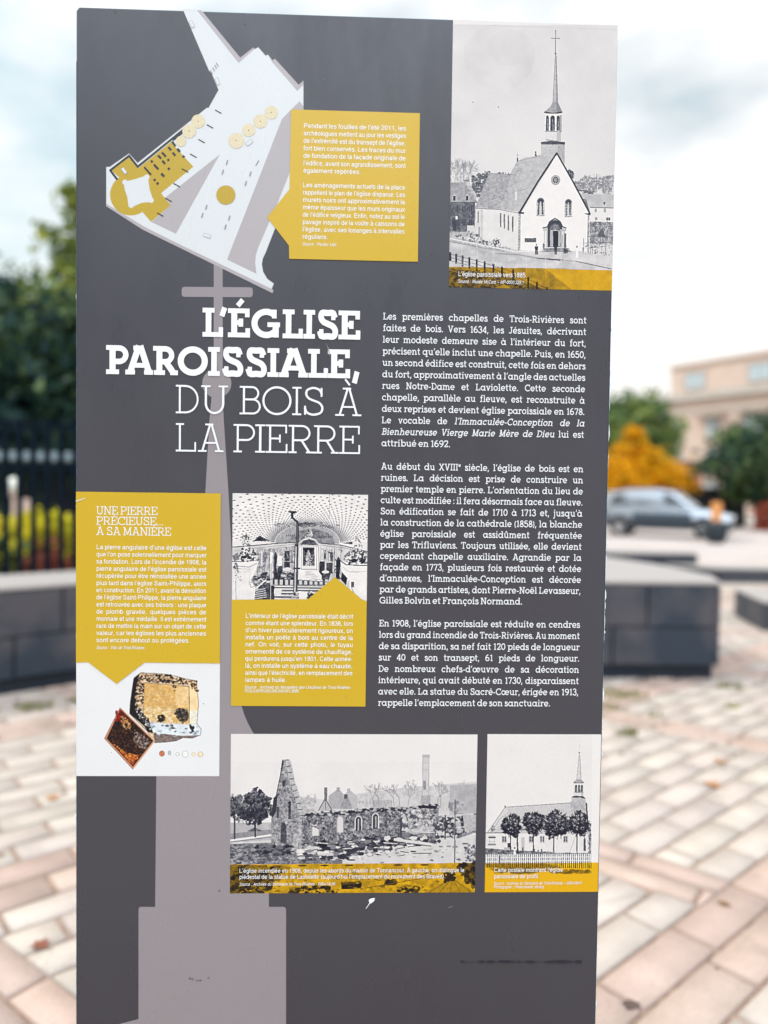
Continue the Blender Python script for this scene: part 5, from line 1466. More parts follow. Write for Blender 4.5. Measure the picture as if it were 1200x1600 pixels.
text_obj('source_text', box1, source([('Source : Pluritec Ltée.', pp(472.5, 384)[0], pp(527, 385)[0], pp(472.5, 384)[1])], 0.0052))

def head(t):
    for r, px, x1, y_ in (('UNE PIERRE', 151, 246.5, 803.7), ('PRÉCIEUSE…', 151, 256, 819.7), ('À SA MANIÈRE', 151, 267.7, 835.8)):
        a, z = pp(px, y_)
        t.line(r, a, pp(x1, y_ + 1)[0], z, 0.0132, (.105, .085), Y4, justify=False, track=0.035, space=.32)
text_obj('heading_text', box2, head)
T2 = ["La pierre angulaire d'une église est celle", "que l'on pose solennellement pour marquer", "sa fondation. Lors de l'incendie de 1908, la", "pierre angulaire de l'église paroissiale est", "récupérée pour être réinstallée une année", "plus tard dans l'église Saint-Philippe, alors", "en construction. En 2011, avant la démolition", "de l'église Saint-Philippe, la pierre angulaire", "est retrouvée avec ses trésors : une plaque", "de plomb gravée, quelques pièces de", "monnaie et une médaille. Il est extrêmement", "rare de mettre la main sur un objet de cette", "valeur, car les églises les plus anciennes", "sont encore debout ou protégées.|"]
xa, za = pp(151, 857.9); xb = pp(323.2, 860)[0]
text_obj('caption_text', box2, block(T2, xa, xb, za, (za - pp(151, 1003)[1]) / 13, 0.0075))
text_obj('source_text', box2, source([('Source : Ville de Trois-Rivières.', pp(151, 1013.6)[0], pp(227.3, 1014)[0], pp(151, 1013.8)[1])], 0.0054))
T3 = ["L'intérieur de l'église paroissiale était décrit", "comme étant une splendeur. En 1838, lors", "d'un hiver particulièrement rigoureux, on", "installa un poêle à bois au centre de la", "nef. On voit, sur cette photo, le tuyau", "ornementé de ce système de chauffage,", "qui perdurera jusqu'en 1901. Cette année-", "là, on installe un système à eau chaude,", "ainsi que l'électricité, en remplacement des", "lampes à huile.|"]
xa, za = pp(383.8, 965.3); xb = pp(552, 967)[0]
text_obj('caption_text', box3, block(T3, xa, xb, za, (za - pp(382.5, 1065)[1]) / 9, 0.0075))
text_obj('source_text', box3, source([('Source : Archives du Monastère des Ursulines de Trois-Rivières -', pp(382.5, 1075)[0], pp(550.5, 1077)[0], pp(382.5, 1075.4)[1]), ('PDQ,0,MTR,005,006,000,001,9085', pp(382.5, 1081)[0], pp(467, 1081.5)[0], pp(382.5, 1081.4)[1])], 0.0052))
def lines(rows, cap):
    def fn(t):
        for r, a, c2 in rows:
            x0, z = pp(*a)
            t.line(r, x0, pp(c2, a[1])[0], z, cap, 'sans', Y4, justify=False, space=.36)
    return fn
text_obj('caption_text', ruin, lines([("L'église incendiée en 1908, depuis les abords du manoir de Tonnancour. À gauche, on distingue le", (374, 1363), 725.5), ("piédestal de la statue de Laviolette (aujourd'hui l'emplacement du monument des Braves).", (374, 1372.6), 696)], 0.0071))
text_obj('source_text', ruin, source([('Source : Archives du Séminaire de Trois-Rivières - 0064-18-06.', pp(374, 1383)[0], pp(525, 1383)[0], pp(374, 1383.2)[1])], 0.0052))
text_obj('caption_text', church, lines([("L'église paroissiale vers 1885", (715.7, 431.9), 820.7)], 0.0078))
text_obj('source_text', church, source([('Source : Musée McCord – MP-0000.329.1', pp(715, 442.4)[0], pp(818, 444)[0], pp(715, 442.4)[1])], 0.0056))
text_obj('caption_text', postc, lines([("Carte postale montrant l'église", (771.4, 1361.8), 879.4), ('paroissiale de profil.', (771.4, 1371.6), 842)], 0.0072))
text_obj('source_text', postc, source([('Source : Archives du Séminaire de Trois-Rivières – 0064-09-01', pp(771, 1381.6)[0], pp(909, 1381.6)[0], pp(771, 1381.6)[1]), ('Photographe : Pinsonneault, photog.', pp(771, 1387.2)[0], pp(850.6, 1387)[0], pp(771, 1387.2)[1])], 0.0050))

# marks left on the surface: a rubbed-out line, scuffs, scratches and a bird dropping
rs = random.Random(9)
f = Flat(PY - 0.0019)
top, bot = [], []
x = 720.0
while x < 912:
    a_ = 1.0 + 1.2 * rs.random() if rs.random() > .2 else .25
    top.append((x, 1503 - a_))
    bot.append((x, 1503 + a_ * (.6 + .6 * rs.random())))
    x += 3 + 7 * rs.random()
f.poly(top + bot[::-1], 'smudge')
f.done('smudge_line')
for k, (px, py) in enumerate(((297, 1528), (301, 1529), (308, 1531.5), (313, 1531), (326, 1527), (343, 1391), (382, 37), (180, 19), (674, 398), (262, 909), (594, 786))):
    f = Flat(PY - 0.0019)
    w_ = 1.0 + 1.4 * rs.random()
    f.poly([(px - w_, py + .8), (px - w_ * .3, py - .5), (px + w_, py - .9), (px + w_ * .7, py + .4)], 'ink_black')
    f.done('scuff_mark')
f = Flat(PY - 0.0019)
f.poly([(571.2, 1418.7), (577, 1410), (576, 1405), (580, 1402.5), (586, 1402), (584.5, 1407), (580, 1410.5), (578, 1411), (571.9, 1419)], 'white_ink')
f.done('bird_dropping')
for pts in (((509, 535.5), (514, 545), (516, 556), (514.6, 556), (512.6, 545.5)), ((700, 1416.6), (707, 1414.4), (707, 1415.2), (700, 1417.4)), ((119, 782), (134, 777.4), (135, 779), (119.4, 784.6)), ((540, 1084), (541, 1090), (540.2, 1090)), ((505, 124), (506.4, 126), (505.4, 126))):
    f = Flat(PY - 0.0019)
    f.poly(pts, 'plan_beige' if pts[0][0] < 130 else 'silhouette_taupe')
    f.done('scratch')
# ------------------------------------------------------------------ materials of the place
def paver_mat():
    m = material('paver', (0.5, 0.4, 0.33), rough=0.85, spec=0.25, attr='tone', noise=(5.5, 0.13), bump=(260, 0.35, 0.003))
    t = m.node_tree
    p = t.nodes['Principled BSDF']
    src = p.inputs['Base Color'].links[0].from_socket
    # grit, and a few darker stains of their own shape
    g1 = t.nodes.new('ShaderNodeTexNoise')
    g1.inputs['Scale'].default_value = 180
    g1.inputs['Detail'].default_value = 3
    v = t.nodes.new('ShaderNodeTexNoise')
    v.inputs['Scale'].default_value = 2.3
    v.inputs['Detail'].default_value = 7
    v.inputs['Roughness'].default_value = 0.65
    tc_ = t.nodes.new('ShaderNodeTexCoord')
    for q in (g1, v): t.links.new(tc_.outputs['Object'], q.inputs['Vector'])
    for q, lo_, hi_, c0 in ((g1, .3, .6, .80), (v, .28, .42, .74)):
        rm = t.nodes.new('ShaderNodeMapRange')
        rm.inputs['From Min'].default_value, rm.inputs['From Max'].default_value = lo_, hi_
        rm.inputs['To Min'].default_value, rm.inputs['To Max'].default_value = c0, 1.0
        t.links.new(q.outputs['Fac'], rm.inputs['Value'])
        mx = t.nodes.new('ShaderNodeMix')
        mx.data_type, mx.blend_type = 'RGBA', 'MULTIPLY'
        mx.inputs['Factor'].default_value = 1
        t.links.new(src, mx.inputs['A'])
        t.links.new(rm.outputs['Result'], mx.inputs['B'])
        src = mx.outputs['Result']
    t.links.new(src, p.inputs['Base Color'])
    return m
M['paver'] = paver_mat()
M['joint_sand'] = material('joint_sand', s255(142, 120, 106), rough=0.95, noise=(20, 0.3), bump=(200, 0.4, 0.003))
M['asphalt'] = material('asphalt', s255(178, 166, 159), rough=0.9, noise=(1.4, 0.12))
M['granite'] = material('dark_granite', s255(72, 70, 75), rough=0.6, spec=0.4, noise=(110, 0.5), col2=(s255(38, 48, 60), 2.2), bump=(90, 0.25, 0.004))
M['granite_lit_top'] = material('granite_lit_top', s255(150, 145, 142), rough=0.6, spec=0.4, noise=(120, 0.22), bump=(90, 0.2, 0.003))  # same granite made paler: daylight on the wall tops put into the colour
M['granite_plinth'] = material('granite_plinth', s255(22, 32, 44), rough=0.7, noise=(100, 0.4))
M['iron'] = material('iron', s255(8, 20, 30), rough=0.9, spec=0.1, noise=(40, 0.2))
M['bark'] = material('bark', s255(84, 70, 60), rough=0.95, noise=(14, 0.4), bump=(30, 0.8, 0.02))
M['grass'] = material('grass', s255(104, 132, 48), rough=0.9, noise=(9, 0.4))
M['soil'] = material('soil', s255(92, 78, 66), rough=1.0, noise=(12, 0.4))
M['brick'] = material('pale_brick', s255(190, 170, 157), rough=0.9, noise=(1.6, 0.08))
M['stone_band'] = material('stone_band', s255(172, 166, 158), rough=0.85, noise=(2, 0.12))
M['glass'] = material('window_glass', s255(128, 138, 142), rough=0.08, spec=0.8)
M['frame'] = material('window_frame', s255(168, 152, 140), rough=0.5, noise=(3, 0.1))
M['blind'] = material('pale_blind', s255(166, 180, 186), rough=0.8, noise=(3, 0.1))
M['silver'] = material('silver_paint', s255(150, 156, 162), rough=0.26, spec=0.6, metal=0.75, coat=0.5, noise=(3, 0.04))
M['car_trim'] = material('car_trim', s255(38, 46, 54), rough=0.55, noise=(8, 0.2))
M['car_glass'] = material('car_glass', s255(30, 42, 50), rough=0.05, spec=0.9)
M['body_shade'] = material('side_shade_panel', s255(62, 76, 88), rough=0.45, spec=0.4, noise=(6, 0.1))  # darker than the body: its shaded, dark-reflecting side put into the colour
M['tyre'] = material('tyre', s255(26, 28, 30), rough=0.85, noise=(20, 0.2))
M['alloy'] = material('alloy', s255(168, 170, 172), rough=0.35, metal=0.7, noise=(12, 0.1))
M['lens_and_glare'] = material('lens_and_glare', s255(220, 224, 226), rough=0.1, spec=0.8)
M['orange'] = material('orange_panel', s255(214, 146, 84), rough=0.6, noise=(10, 0.1))
M['tub'] = material('black_tub', s255(36, 46, 54), rough=0.6, noise=(10, 0.2))
M['globe'] = material('milky_globe', s255(226, 226, 216), rough=0.3, noise=(6, 0.03))
M['pale_roof'] = material('pale_roof', s255(128, 144, 152), rough=0.6, noise=(4, 0.1))
M['pink_board'] = material('pink_board', s255(214, 188, 176), rough=0.7, noise=(5, 0.1))
M['hedge'] = material('hedge_wall', s255(46, 48, 54), rough=0.9, noise=(3, 0.3))
def leaf_mat(name, a, b_, c, thin=0.3):
    m = bpy.data.materials.new(name)
    m.use_nodes = True
    t = m.node_tree
    p = t.nodes['Principled BSDF']
    p.inputs['Roughness'].default_value = 0.65
    p.inputs['Specular IOR Level'].default_value = 0.25
    at = t.nodes.new('ShaderNodeVertexColor')
    at.layer_name = 'tone'
    r = t.nodes.new('ShaderNodeValToRGB')
    r.color_ramp.elements[0].color = (*a, 1)
    r.color_ramp.elements[1].color = (*c, 1)
    e = r.color_ramp.elements.new(0.5)
    e.color = (*b_, 1)
    t.links.new(at.outputs['Color'], r.inputs['Fac'])
    t.links.new(r.outputs['Color'], p.inputs['Base Color'])
    tr = t.nodes.new('ShaderNodeBsdfTranslucent')
    t.links.new(r.outputs['Color'], tr.inputs['Color'])
    mx = t.nodes.new('ShaderNodeMixShader')
    mx.inputs['Fac'].default_value = thin
    o = t.nodes['Material Output']
    t.links.new(p.outputs['BSDF'], mx.inputs[1])
    t.links.new(tr.outputs['BSDF'], mx.inputs[2])
    t.links.new(mx.outputs['Shader'], o.inputs['Surface'])
    return m
M['dry_grass'] = leaf_mat('dry_grass', (0.12, 0.13, 0.05), (0.22, 0.23, 0.08), (0.36, 0.33, 0.14))
M['leaf_dark'] = leaf_mat('leaf_dark', (0.006, 0.022, 0.030), (0.020, 0.058, 0.042), (0.13, 0.19, 0.06))
M['leaf_mid'] = leaf_mat('leaf_mid', (0.03, 0.085, 0.045), (0.10, 0.17, 0.05), (0.26, 0.31, 0.08))
M['leaf_lime'] = leaf_mat('leaf_lime', (0.06, 0.11, 0.03), (0.20, 0.24, 0.04), (0.42, 0.40, 0.06))
M['leaf_amber'] = leaf_mat('leaf_amber', (0.45, 0.26, 0.005), (0.78, 0.42, 0.008), (0.85, 0.46, 0.01), .5)
M['leaf_yellow'] = leaf_mat('leaf_yellow', (0.40, 0.42, 0.02), (0.75, 0.68, 0.03), (0.85, 0.76, 0.06), .5)
M['leaf_red'] = leaf_mat('leaf_red', (0.14, 0.03, 0.02), (0.32, 0.07, 0.04), (0.48, 0.20, 0.12))

def toned_mesh(name, V, F, tone, mat, parent=None):
    """V (n,3), F (m,4) quads, tone (m,) or (m,3) -> one mesh with a colour layer"""
    V, F = np.asarray(V, np.float32), np.asarray(F, np.int32)
    me = bpy.data.meshes.new(name)
    me.vertices.add(len(V))
    me.vertices.foreach_set('co', V.ravel())
    me.loops.add(F.size)
    me.polygons.add(len(F))
    me.loops.foreach_set('vertex_index', F.ravel())
    me.polygons.foreach_set('loop_start', (np.arange(len(F)) * 4).astype(np.int32))
    me.update(calc_edges=True)
    tone = np.asarray(tone, np.float32)
    if tone.ndim == 1: tone = np.repeat(tone[:, None], 3, 1)
    c = np.concatenate([tone, np.ones((len(tone), 1), np.float32)], 1)
    at = me.color_attributes.new('tone', 'FLOAT_COLOR', 'CORNER')
    at.data.foreach_set('color', np.repeat(c, 4, axis=0).ravel())
    me.materials.append(mat)
    o = bpy.data.objects.new(name, me)
    COL.objects.link(o)
    if parent: o.parent = parent
    return o

# ------------------------------------------------------------------ ground
def sheet(name, x0, y0, x1, y1, z, mat):
    b = MB()
    b.add([(x0, y0, z), (x1, y0, z), (x1, y1, z), (x0, y1, z)], [(0, 1, 2, 3)])
    return tag(b.build(name, mat), kind='structure')
sheet('ground', -400, -200, 400, 700, -0.012, M['asphalt'])
# the square: pale pavers laid aslant, crossed both ways by double rows of pinker pavers that make lozenges
CA, SA = math.cos(R(38.7)), math.sin(R(38.7))
prng = np.random.default_rng(3)
LIGHT = np.array(s255(184, 172, 162))
PINK = np.array(s255(181, 159, 147))
PV, PF, PT = [], [], []
def paver_quad(P, z, tone, z0=-0.006):
    """a paver with worn, sloping shoulders: top quad plus four sides"""
    P = np.array(P)
    c = P.mean(0)
    n = len(PV)
    top = c + (P - c) * (1 - 0.006 / np.linalg.norm(P - c, axis=1).mean())
    zz = z + (prng.random(4) - .5) * 0.003
    for p in P: PV.append((p[0], p[1], z0))
    for p, q in zip(top, zz): PV.append((p[0], p[1], q))
    PF.append((n + 4, n + 5, n + 6, n + 7))
    PT.append(tone)
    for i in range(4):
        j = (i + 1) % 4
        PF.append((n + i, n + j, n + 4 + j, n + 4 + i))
        PT.append(tone * 0.8)
def clip(poly, nx, ny, d, keep_ge=True):
    out = []
    for i in range(len(poly)):
        a, b_ = poly[i], poly[(i + 1) % len(poly)]
        fa, fb = a[0] * nx + a[1] * ny - d, b_[0] * nx + b_[1] * ny - d
        if not keep_ge: fa, fb = -fa, -fb
        if fa >= 0: out.append(a)
        if fa * fb < 0:
            t = fa / (fa - fb)
            out.append((a[0] + (b_[0] - a[0]) * t, a[1] + (b_[1] - a[1]) * t))
    return out
def add_clipped(P, z, tone, minus=None):
    """cut a paver by the crossing bands (minus = list of (lo, hi) of the second direction)"""
    pieces = [P]
    for lo, hi in minus or []:
        nxt = []
        for q in pieces:
            for kg, d in ((False, lo), (True, hi)):
                r = clip(q, SA, CA, d, kg)
                if len(r) >= 3: nxt.append(r)
        pieces = nxt
    for q in pieces:
        A = abs(sum(q[i][0] * q[(i + 1) % len(q)][1] - q[(i + 1) % len(q)][0] * q[i][1] for i in range(len(q)))) / 2
        if A < 0.0015: continue
        if len(q) == 3: q = q + [q[2]]
        if len(q) == 4 and q[2] != q[3]: paver_quad(q, z, tone)
        elif len(q) == 4:
            mid = ((q[2][0] + q[0][0]) / 2, (q[2][1] + q[0][1]) / 2)
            paver_quad([q[0], q[1], q[2], mid], z, tone)
        else:
            for i in range(1, len(q) - 1, 2):
                r = [q[0], q[i], q[i + 1], q[min(i + 2, len(q) - 1)]]
                if r[2] == r[3]:
                    r[3] = ((r[2][0] + r[0][0]) / 2, (r[2][1] + r[0][1]) / 2)
                paver_quad(r, z, tone)
def uv(p, a): return (a * CA - p * SA, a * SA + p * CA)            # p across, a along the + rows
def um(p, a): return (a * CA + p * SA, -a * SA + p * CA)           # the same for the - rows
PB = [(0.947 + 1.935 * k, 1.292 + 1.935 * k) for k in range(-5, 8)]
MBD = [(0.925 + 1.975 * k, 1.205 + 1.975 * k) for k in range(-3, 8)]
g = 0.0085
def inside(x, y): return -7 < x < 9 and 0.6 < y < 14.5
def tone_of(base):
    t = base * (0.88 + 0.2 * prng.random())
    return t * (1 + (prng.random(3) - .5) * 0.03)
for k, (lo, hi) in enumerate(PB):
    for r in range(2):
        wd = (hi - lo) / 2
        p0, p1 = lo + wd * r, lo + wd * (r + 1)
        a = -14.0 + prng.random() * .4 + 2.4 - 14 * 0
        while a < 16:
            x, y = uv((p0 + p1) / 2, a)
            if inside(x, y): add_clipped([uv(p0 + g, a + g), uv(p0 + g, a + .46 - g), uv(p1 - g, a + .46 - g), uv(p1 - g, a + g)][::-1], 0.004, tone_of(PINK))
            a += 0.46
    nr = 10
    wd = (PB[k + 1][0] - hi) / nr if k + 1 < len(PB) else .159
    for r in range(nr):
        p0, p1 = hi + wd * r, hi + wd * (r + 1)
        a = -14.0 + (r % 2) * .2 + prng.random() * .06
        while a < 16:
            x, y = uv((p0 + p1) / 2, a)
            if inside(x, y):
                ps = (x * SA + y * CA)
                near = [(b0, b1) for b0, b1 in MBD if abs((b0 + b1) / 2 - ps) < .8]
                add_clipped([uv(p0 + g, a + g), uv(p0 + g, a + .40 - g), uv(p1 - g, a + .40 - g), uv(p1 - g, a + g)][::-1], 0.004, tone_of(LIGHT), near)
            a += 0.40
for lo, hi in MBD:
    for r in range(2):
        wd = (hi - lo) / 2
        p0, p1 = lo + wd * r, lo + wd * (r + 1)
        a = -16 + prng.random() * .4
        while a < 12:
            x, y = um((p0 + p1) / 2, a)
            if inside(x, y):
                q = [um(p0 + g, a + g), um(p0 + g, a + .46 - g), um(p1 - g, a + .46 - g), um(p1 - g, a + g)][::-1]
                pieces = [q]
                for b0, b1 in PB:
                    nxt = []
                    for z_ in pieces:
                        for kg, d in ((False, b0), (True, b1)):
                            rr_ = clip(z_, -SA, CA, d, kg)
                            if len(rr_) >= 3: nxt.append(rr_)
                    pieces = nxt
                tn = tone_of(PINK)
                for z_ in pieces: add_clipped(z_, 0.004, tn)
            a += 0.46
# make every paver face up
PV, PF = np.array(PV), [list(q) for q in PF]
for q in range(0, len(PF), 5):
    a, b_, c, d = [PV[i] for i in PF[q]]
    if np.cross(b_ - a, d - a)[2] < 0:
        for k in range(5): PF[q + k] = PF[q + k][::-1]
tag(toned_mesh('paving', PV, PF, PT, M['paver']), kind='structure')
sheet('paving_bed', -8.2, 0.0, 10.2, 15.5, -0.006, M['joint_sand'])
sheet('road', -60, 17.0, 90, 31.0, -0.008, material('road', s255(172, 162, 157), rough=0.9, noise=(0.6, 0.10)))

# ------------------------------------------------------------------ grass and litter in the joints (nobody could count them)
def tufts(name, spots, mat, hgt, kind='stuff'):
    V, F, T = [], [], []
    for x, y, n, rad in spots:
        for _ in range(n):
            t, r = prng.random() * 6.28, rad * prng.random() ** .6
            bx, by = x + r * math.cos(t), y + r * math.sin(t) * .6
            h_ = hgt * (.4 + prng.random())
            d = prng.random() * 6.28
            w_ = .006 + .006 * prng.random()
            lx, ly = (prng.random() - .5) * h_, (prng.random() - .5) * h_
            k = len(V)
            V += [(bx - w_ * math.cos(d), by - w_ * math.sin(d), -.004), (bx + w_ * math.cos(d), by + w_ * math.sin(d), -.004), (bx + lx + .002, by + ly, h_), (bx + lx - .002, by + ly, h_)]
            F.append((k, k + 1, k + 2, k + 3))
            T.append(.25 + .7 * prng.random())
    return tag(toned_mesh(name, V, F, T, mat), kind=kind)
tufts('grass', [(-2.55 + .3 * k, 4.98 + .16 * k, 90, .13) for k in range(6)] + [(-2.75, 4.85, 120, .2), (2.0, 5.5, 110, .2), (1.75, 5.2, 70, .12), (2.95, 5.75, 60, .10), (1.72, 4.62, 50, .08), (2.05, 5.0, 14, .05), (2.7, 5.2, 14, .05), (-.9, 2.75, 14, .03)], M['dry_grass'], .04)
M['litter'] = leaf_mat('litter', (0.12, 0.06, 0.03), (0.22, 0.12, 0.06), (0.30, 0.19, 0.10))
V, F, T = [], [], []
for _ in range(230):
    k = prng.integers(0, 40)
    side = prng.random() < .5
    p = 1.292 + .161 * k / 1.0 % 8
    x, y = uv(-1 + .161 * int(prng.integers(0, 40)) + (.947 % .161), prng.random() * 9 - 1.5)
    if not (inside(x, y) and y > 1.6): continue
    s_ = .006 + .018 * prng.random() ** 2
    t = prng.random() * 6.28
    q = len(V)
    for j in range(4): V.append((x + s_ * math.cos(t + j * 1.57) * (1.6 if j % 2 else .7), y + s_ * math.sin(t + j * 1.57), .0065 + .004 * prng.random()))
    F.append((q, q + 1, q + 2, q + 3))
    T.append(prng.random())
tag(toned_mesh('leaf_litter', V, F, T, M['litter']), kind='stuff')
def leaf(px_xy, s_, rz, label, mat):
    b = MB()
    pts = [(0, -1), (.35, -.55), (.9, -.5), (.6, -.05), (.95, .35), (.45, .35), (.15, 1.0), (-.3, .4), (-.95, .4), (-.55, -.05), (-.85, -.5), (-.3, -.55)]
    vs = [(x * s_, y * s_, .008 + .012 * (abs(x) ** 2) * s_ / .05) for x, y in pts]
    b.add(vs + [(0, 0, .010)], [(i, (i + 1) % 12, 12) for i in range(12)])
    b.tube([(0, -s_, .009), (0.1 * s_, -1.7 * s_, .013)], [.0015, .001], 5)
    o = b.build('fallen_leaf', mat)
    o.location = (px_xy[0], px_xy[1], 0.0)
    o.rotation_euler = (0, 0, rz)
    return tag(o, label, 'leaf', 'fallen leaves on the paving')
M['leaf_rust'] = material('rust_leaf', s255(158, 112, 70), rough=0.8, noise=(60, 0.3))
M['leaf_brown'] = material('brown_leaf', s255(120, 70, 52), rough=0.8, noise=(60, 0.3))
leaf((1.876, 3.810), .05, .6, 'brown dry leaf lying on the pale pavers, nearer of the two right of the panel', M['leaf_rust'])
leaf((2.084, 4.140), .04, 1.9, 'thin rusty leaf on the pale pavers, farther of the two right of the panel', M['leaf_rust'])
leaf((-1.496, 3.636), .04, 2.0, 'small rusty leaf caught in a paver joint close to the panel on the left', M['leaf_rust'])
leaf((-1.057, 2.464), .035, 1.0, 'reddish brown leaf scrap near the crossing of two pink bands, left of the panel', M['leaf_brown'])

# a dark oily spot on a near paver
b = MB()
spot = [(.024 * (1 + .25 * math.sin(3 * t + 1) + .12 * math.sin(7 * t)) * math.cos(t), .021 * (1 + .2 * math.sin(2 * t)) * math.sin(t)) for t in np.linspace(0, 6.283, 25)[:-1]]
b.add([(x, y, .0068) for x, y in spot], [tuple(range(24))])
o = b.build('oil_spot', material('oil_spot', s255(84, 68, 62), rough=.7, noise=(60, .3)))
o.location = (0.831, 2.154, 0)
tag(o, kind='structure')

# ------------------------------------------------------------------ black granite walls of the square
def granite_wall(name, label, plan, h_, joints, cap_over=0.0, plinth=0.12, cat='stone wall', group='dark granite walls of the square'):
    cx = sum(p[0] for p in plan) / len(plan)
    cy = sum(p[1] for p in plan) / len(plan)
    t = thing(name, label, cat, (cx, cy, 0), 0, group)
    loc = [(x - cx, y - cy) for x, y in plan]
    def grow(pl, d):
        out = []
        n = len(pl)
        for i in range(n):
            a, b_, c = Vector(pl[i - 1]), Vector(pl[i]), Vector(pl[(i + 1) % n])
            n1 = Vector(((b_ - a).y, -(b_ - a).x)).normalized()
            n2 = Vector(((c - b_).y, -(c - b_).x)).normalized()
            mm = (n1 + n2)
            mm = mm / max(.3, mm.length_squared) * 2
            out.append((b_.x + mm.x * d, b_.y + mm.y * d))
        return out
    cap_h = 0.03 if h_ > .5 else 0.025
    if plinth:
        b = MB(); b.prism(grow(loc, -.05), 0.0, plinth)
        b.build('plinth', M['granite_plinth'], t)
    z0 = plinth if plinth else 0.0
    # a dark core faced with separate stones, open joints between them
    z1 = h_ - cap_h
    rg = random.Random(len(label))
    b = MB()
    b.prism(grow(loc, -.045), z0, z1 - .002, 1)
    zs = [z0 + .004, z0 + (z1 - z0) * .47, z1 - .004] if h_ > .5 else [z0 + .004, z1 - .004]
    nl = len(loc)
    for i in range(nl):
        p, q = Vector(loc[i]), Vector(loc[(i + 1) % nl])
        d = (q - p)
        ln = d.length
        d.normalize()
        nrm = Vector((d.y, -d.x))
        for k in range(len(zs) - 1):
            m_ = max(1, round(ln / 1.15))
            cuts = [0.0] + [ln * (j + (.32 if k % 2 else 0) * (m_ > 1)) / m_ for j in range(1, m_)] + [ln]
            for u0, u1 in zip(cuts[:-1], cuts[1:]):
                off = -.004 * rg.random()
                e0, e1 = (.0 if u0 == 0 else .007), (.052 if u1 == ln else .007)
                if u0 == 0: e0 = -.002
                c0, c1 = p + d * (u0 + e0), p + d * (u1 - e1)
                pl = [c0 + nrm * off, c1 + nrm * off, c1 - nrm * .05, c0 - nrm * .05]
                b.prism([(v.x, v.y) for v in pl], zs[k] + .006 * (k > 0), zs[k + 1] - .006)
    b.build('wall_body', [M['granite'], M['granite_plinth']], t, bevel=0.006)
    b = MB(); b.prism(grow(loc, cap_over), z1, h_)
    b.build('capstone', M['granite_lit_top'], t, bevel=0.008)
    return t
granite_wall('granite_wall', 'dark granite wall with a pale flat top right behind the panel on the right, nearest and tallest of the right-hand walls', [(1.2, 6.0), (2.98, 5.98), (3.12, 6.45), (3.05, 7.3), (2.6, 8.75), (1.2, 8.9)], .82, 0)
d39 = (CA, SA)
A0 = (-4.2, 4.12)
def along(t, p): return (A0[0] + d39[0] * t - SA * p, A0[1] + d39[1] * t + CA * p)
granite_wall('granite_wall', 'dark granite wall with a pale cap below the iron fence on the left', [along(0, 0), along(4.3, 0), along(4.3, .82), along(0, .82)], .80, 0)
granite_wall('granite_wall', 'low dark granite wall at the right edge, second from the panel', [(4.78, 9.25), (4.55, 8.15), (7.4, 7.2), (7.8, 8.3)], .34, 0, plinth=0.0)
granite_wall('granite_wall', 'low dark granite seat wall between the tallest wall and the silver car', [(4.2, 16.1), (5.6, 15.4), (7.15, 15.4), (7.15, 16.0), (4.4, 16.7)], .27, 0, plinth=0.0)
granite_wall('granite_wall', 'long low dark granite wall running off to the right, behind the second one', [(5.55, 13.2), (6.2, 12.5), (10.5, 12.3), (10.5, 12.9)], .26, 0, plinth=0.0)

# ------------------------------------------------------------------ trees and shrubs
def tree(name, label, cat, loc, h_, lobes, mat, n, leaf_s, trunk_r, seed, group=None, limbs=True, bias=0.0):
    """lobes: (x, y, z, rx, ry, rz) about the foot; leaf clusters fill each lobe unevenly, with gaps"""
    rg = np.random.default_rng(seed)
    t = thing(name, label, cat, loc, 0, group)
    if trunk_r:
        b = MB()
        top = max(l[2] for l in lobes) * .9
        pts = [(rg.normal() * .03 * k, rg.normal() * .03 * k, top * k / 5) for k in range(6)]
        b.tube(pts, [trunk_r * (1.25 - .19 * k) for k in range(6)], 9)
        if limbs:
            for l in lobes:
                s0 = Vector(pts[2 + int(rg.integers(0, 2))])
                e = Vector((l[0], l[1], l[2]))
                md = (s0 + e) / 2 + Vector((0, 0, -.1 * (e - s0).length))
                b.tube([s0, md, e], [trunk_r * .5, trunk_r * .36, trunk_r * .12], 6)
        b.build('trunk', M['bark'], t, smooth=True)
    vol = np.array([l[3] * l[4] * l[5] for l in lobes])
    cnt = (n * vol ** .75 / (vol ** .75).sum()).astype(int)
    C, T = [], []
    for l, k in zip(lobes, cnt):
        ncl = max(6, k // 26)
        d = rg.normal(size=(ncl, 3)); d /= np.linalg.norm(d, axis=1)[:, None]
        rad = .45 + .62 * rg.random(ncl) ** .7
        cc = np.array(l[:3]) + d * rad[:, None] * np.array(l[3:6])
        tn = rg.random(ncl)
        for i in range(ncl):
            m = max(4, k // ncl)
            sp = .20 * np.mean(l[3:6]) * (.6 + .8 * rg.random())
            C.append(cc[i] + rg.normal(size=(m, 3)) * sp * np.array([1, 1, .7]))
            T.append(np.clip(tn[i] * .75 + .25 * rg.random(m) + bias, 0, 1))
    C, T = np.concatenate(C), np.concatenate(T)
    ok = C[:, 2] > .03
    C, T = C[ok], T[ok]
    m = len(C)
    a = rg.normal(size=(m, 3)); a /= np.linalg.norm(a, axis=1)[:, None]
    b_ = rg.normal(size=(m, 3)); b_ -= (b_ * a).sum(1)[:, None] * a; b_ /= np.linalg.norm(b_, axis=1)[:, None]
    sz = leaf_s * (.6 + .8 * rg.random(m))[:, None]
    V = np.stack([C - a * sz * .8, C - b_ * sz * .5, C + a * sz, C + b_ * sz * .5], 1).reshape(-1, 3)
    F = np.arange(4 * m).reshape(-1, 4)
    toned_mesh('crown' if trunk_r else 'foliage', V, F, T, mat, t)
    return t
GT = 'trees round the square'
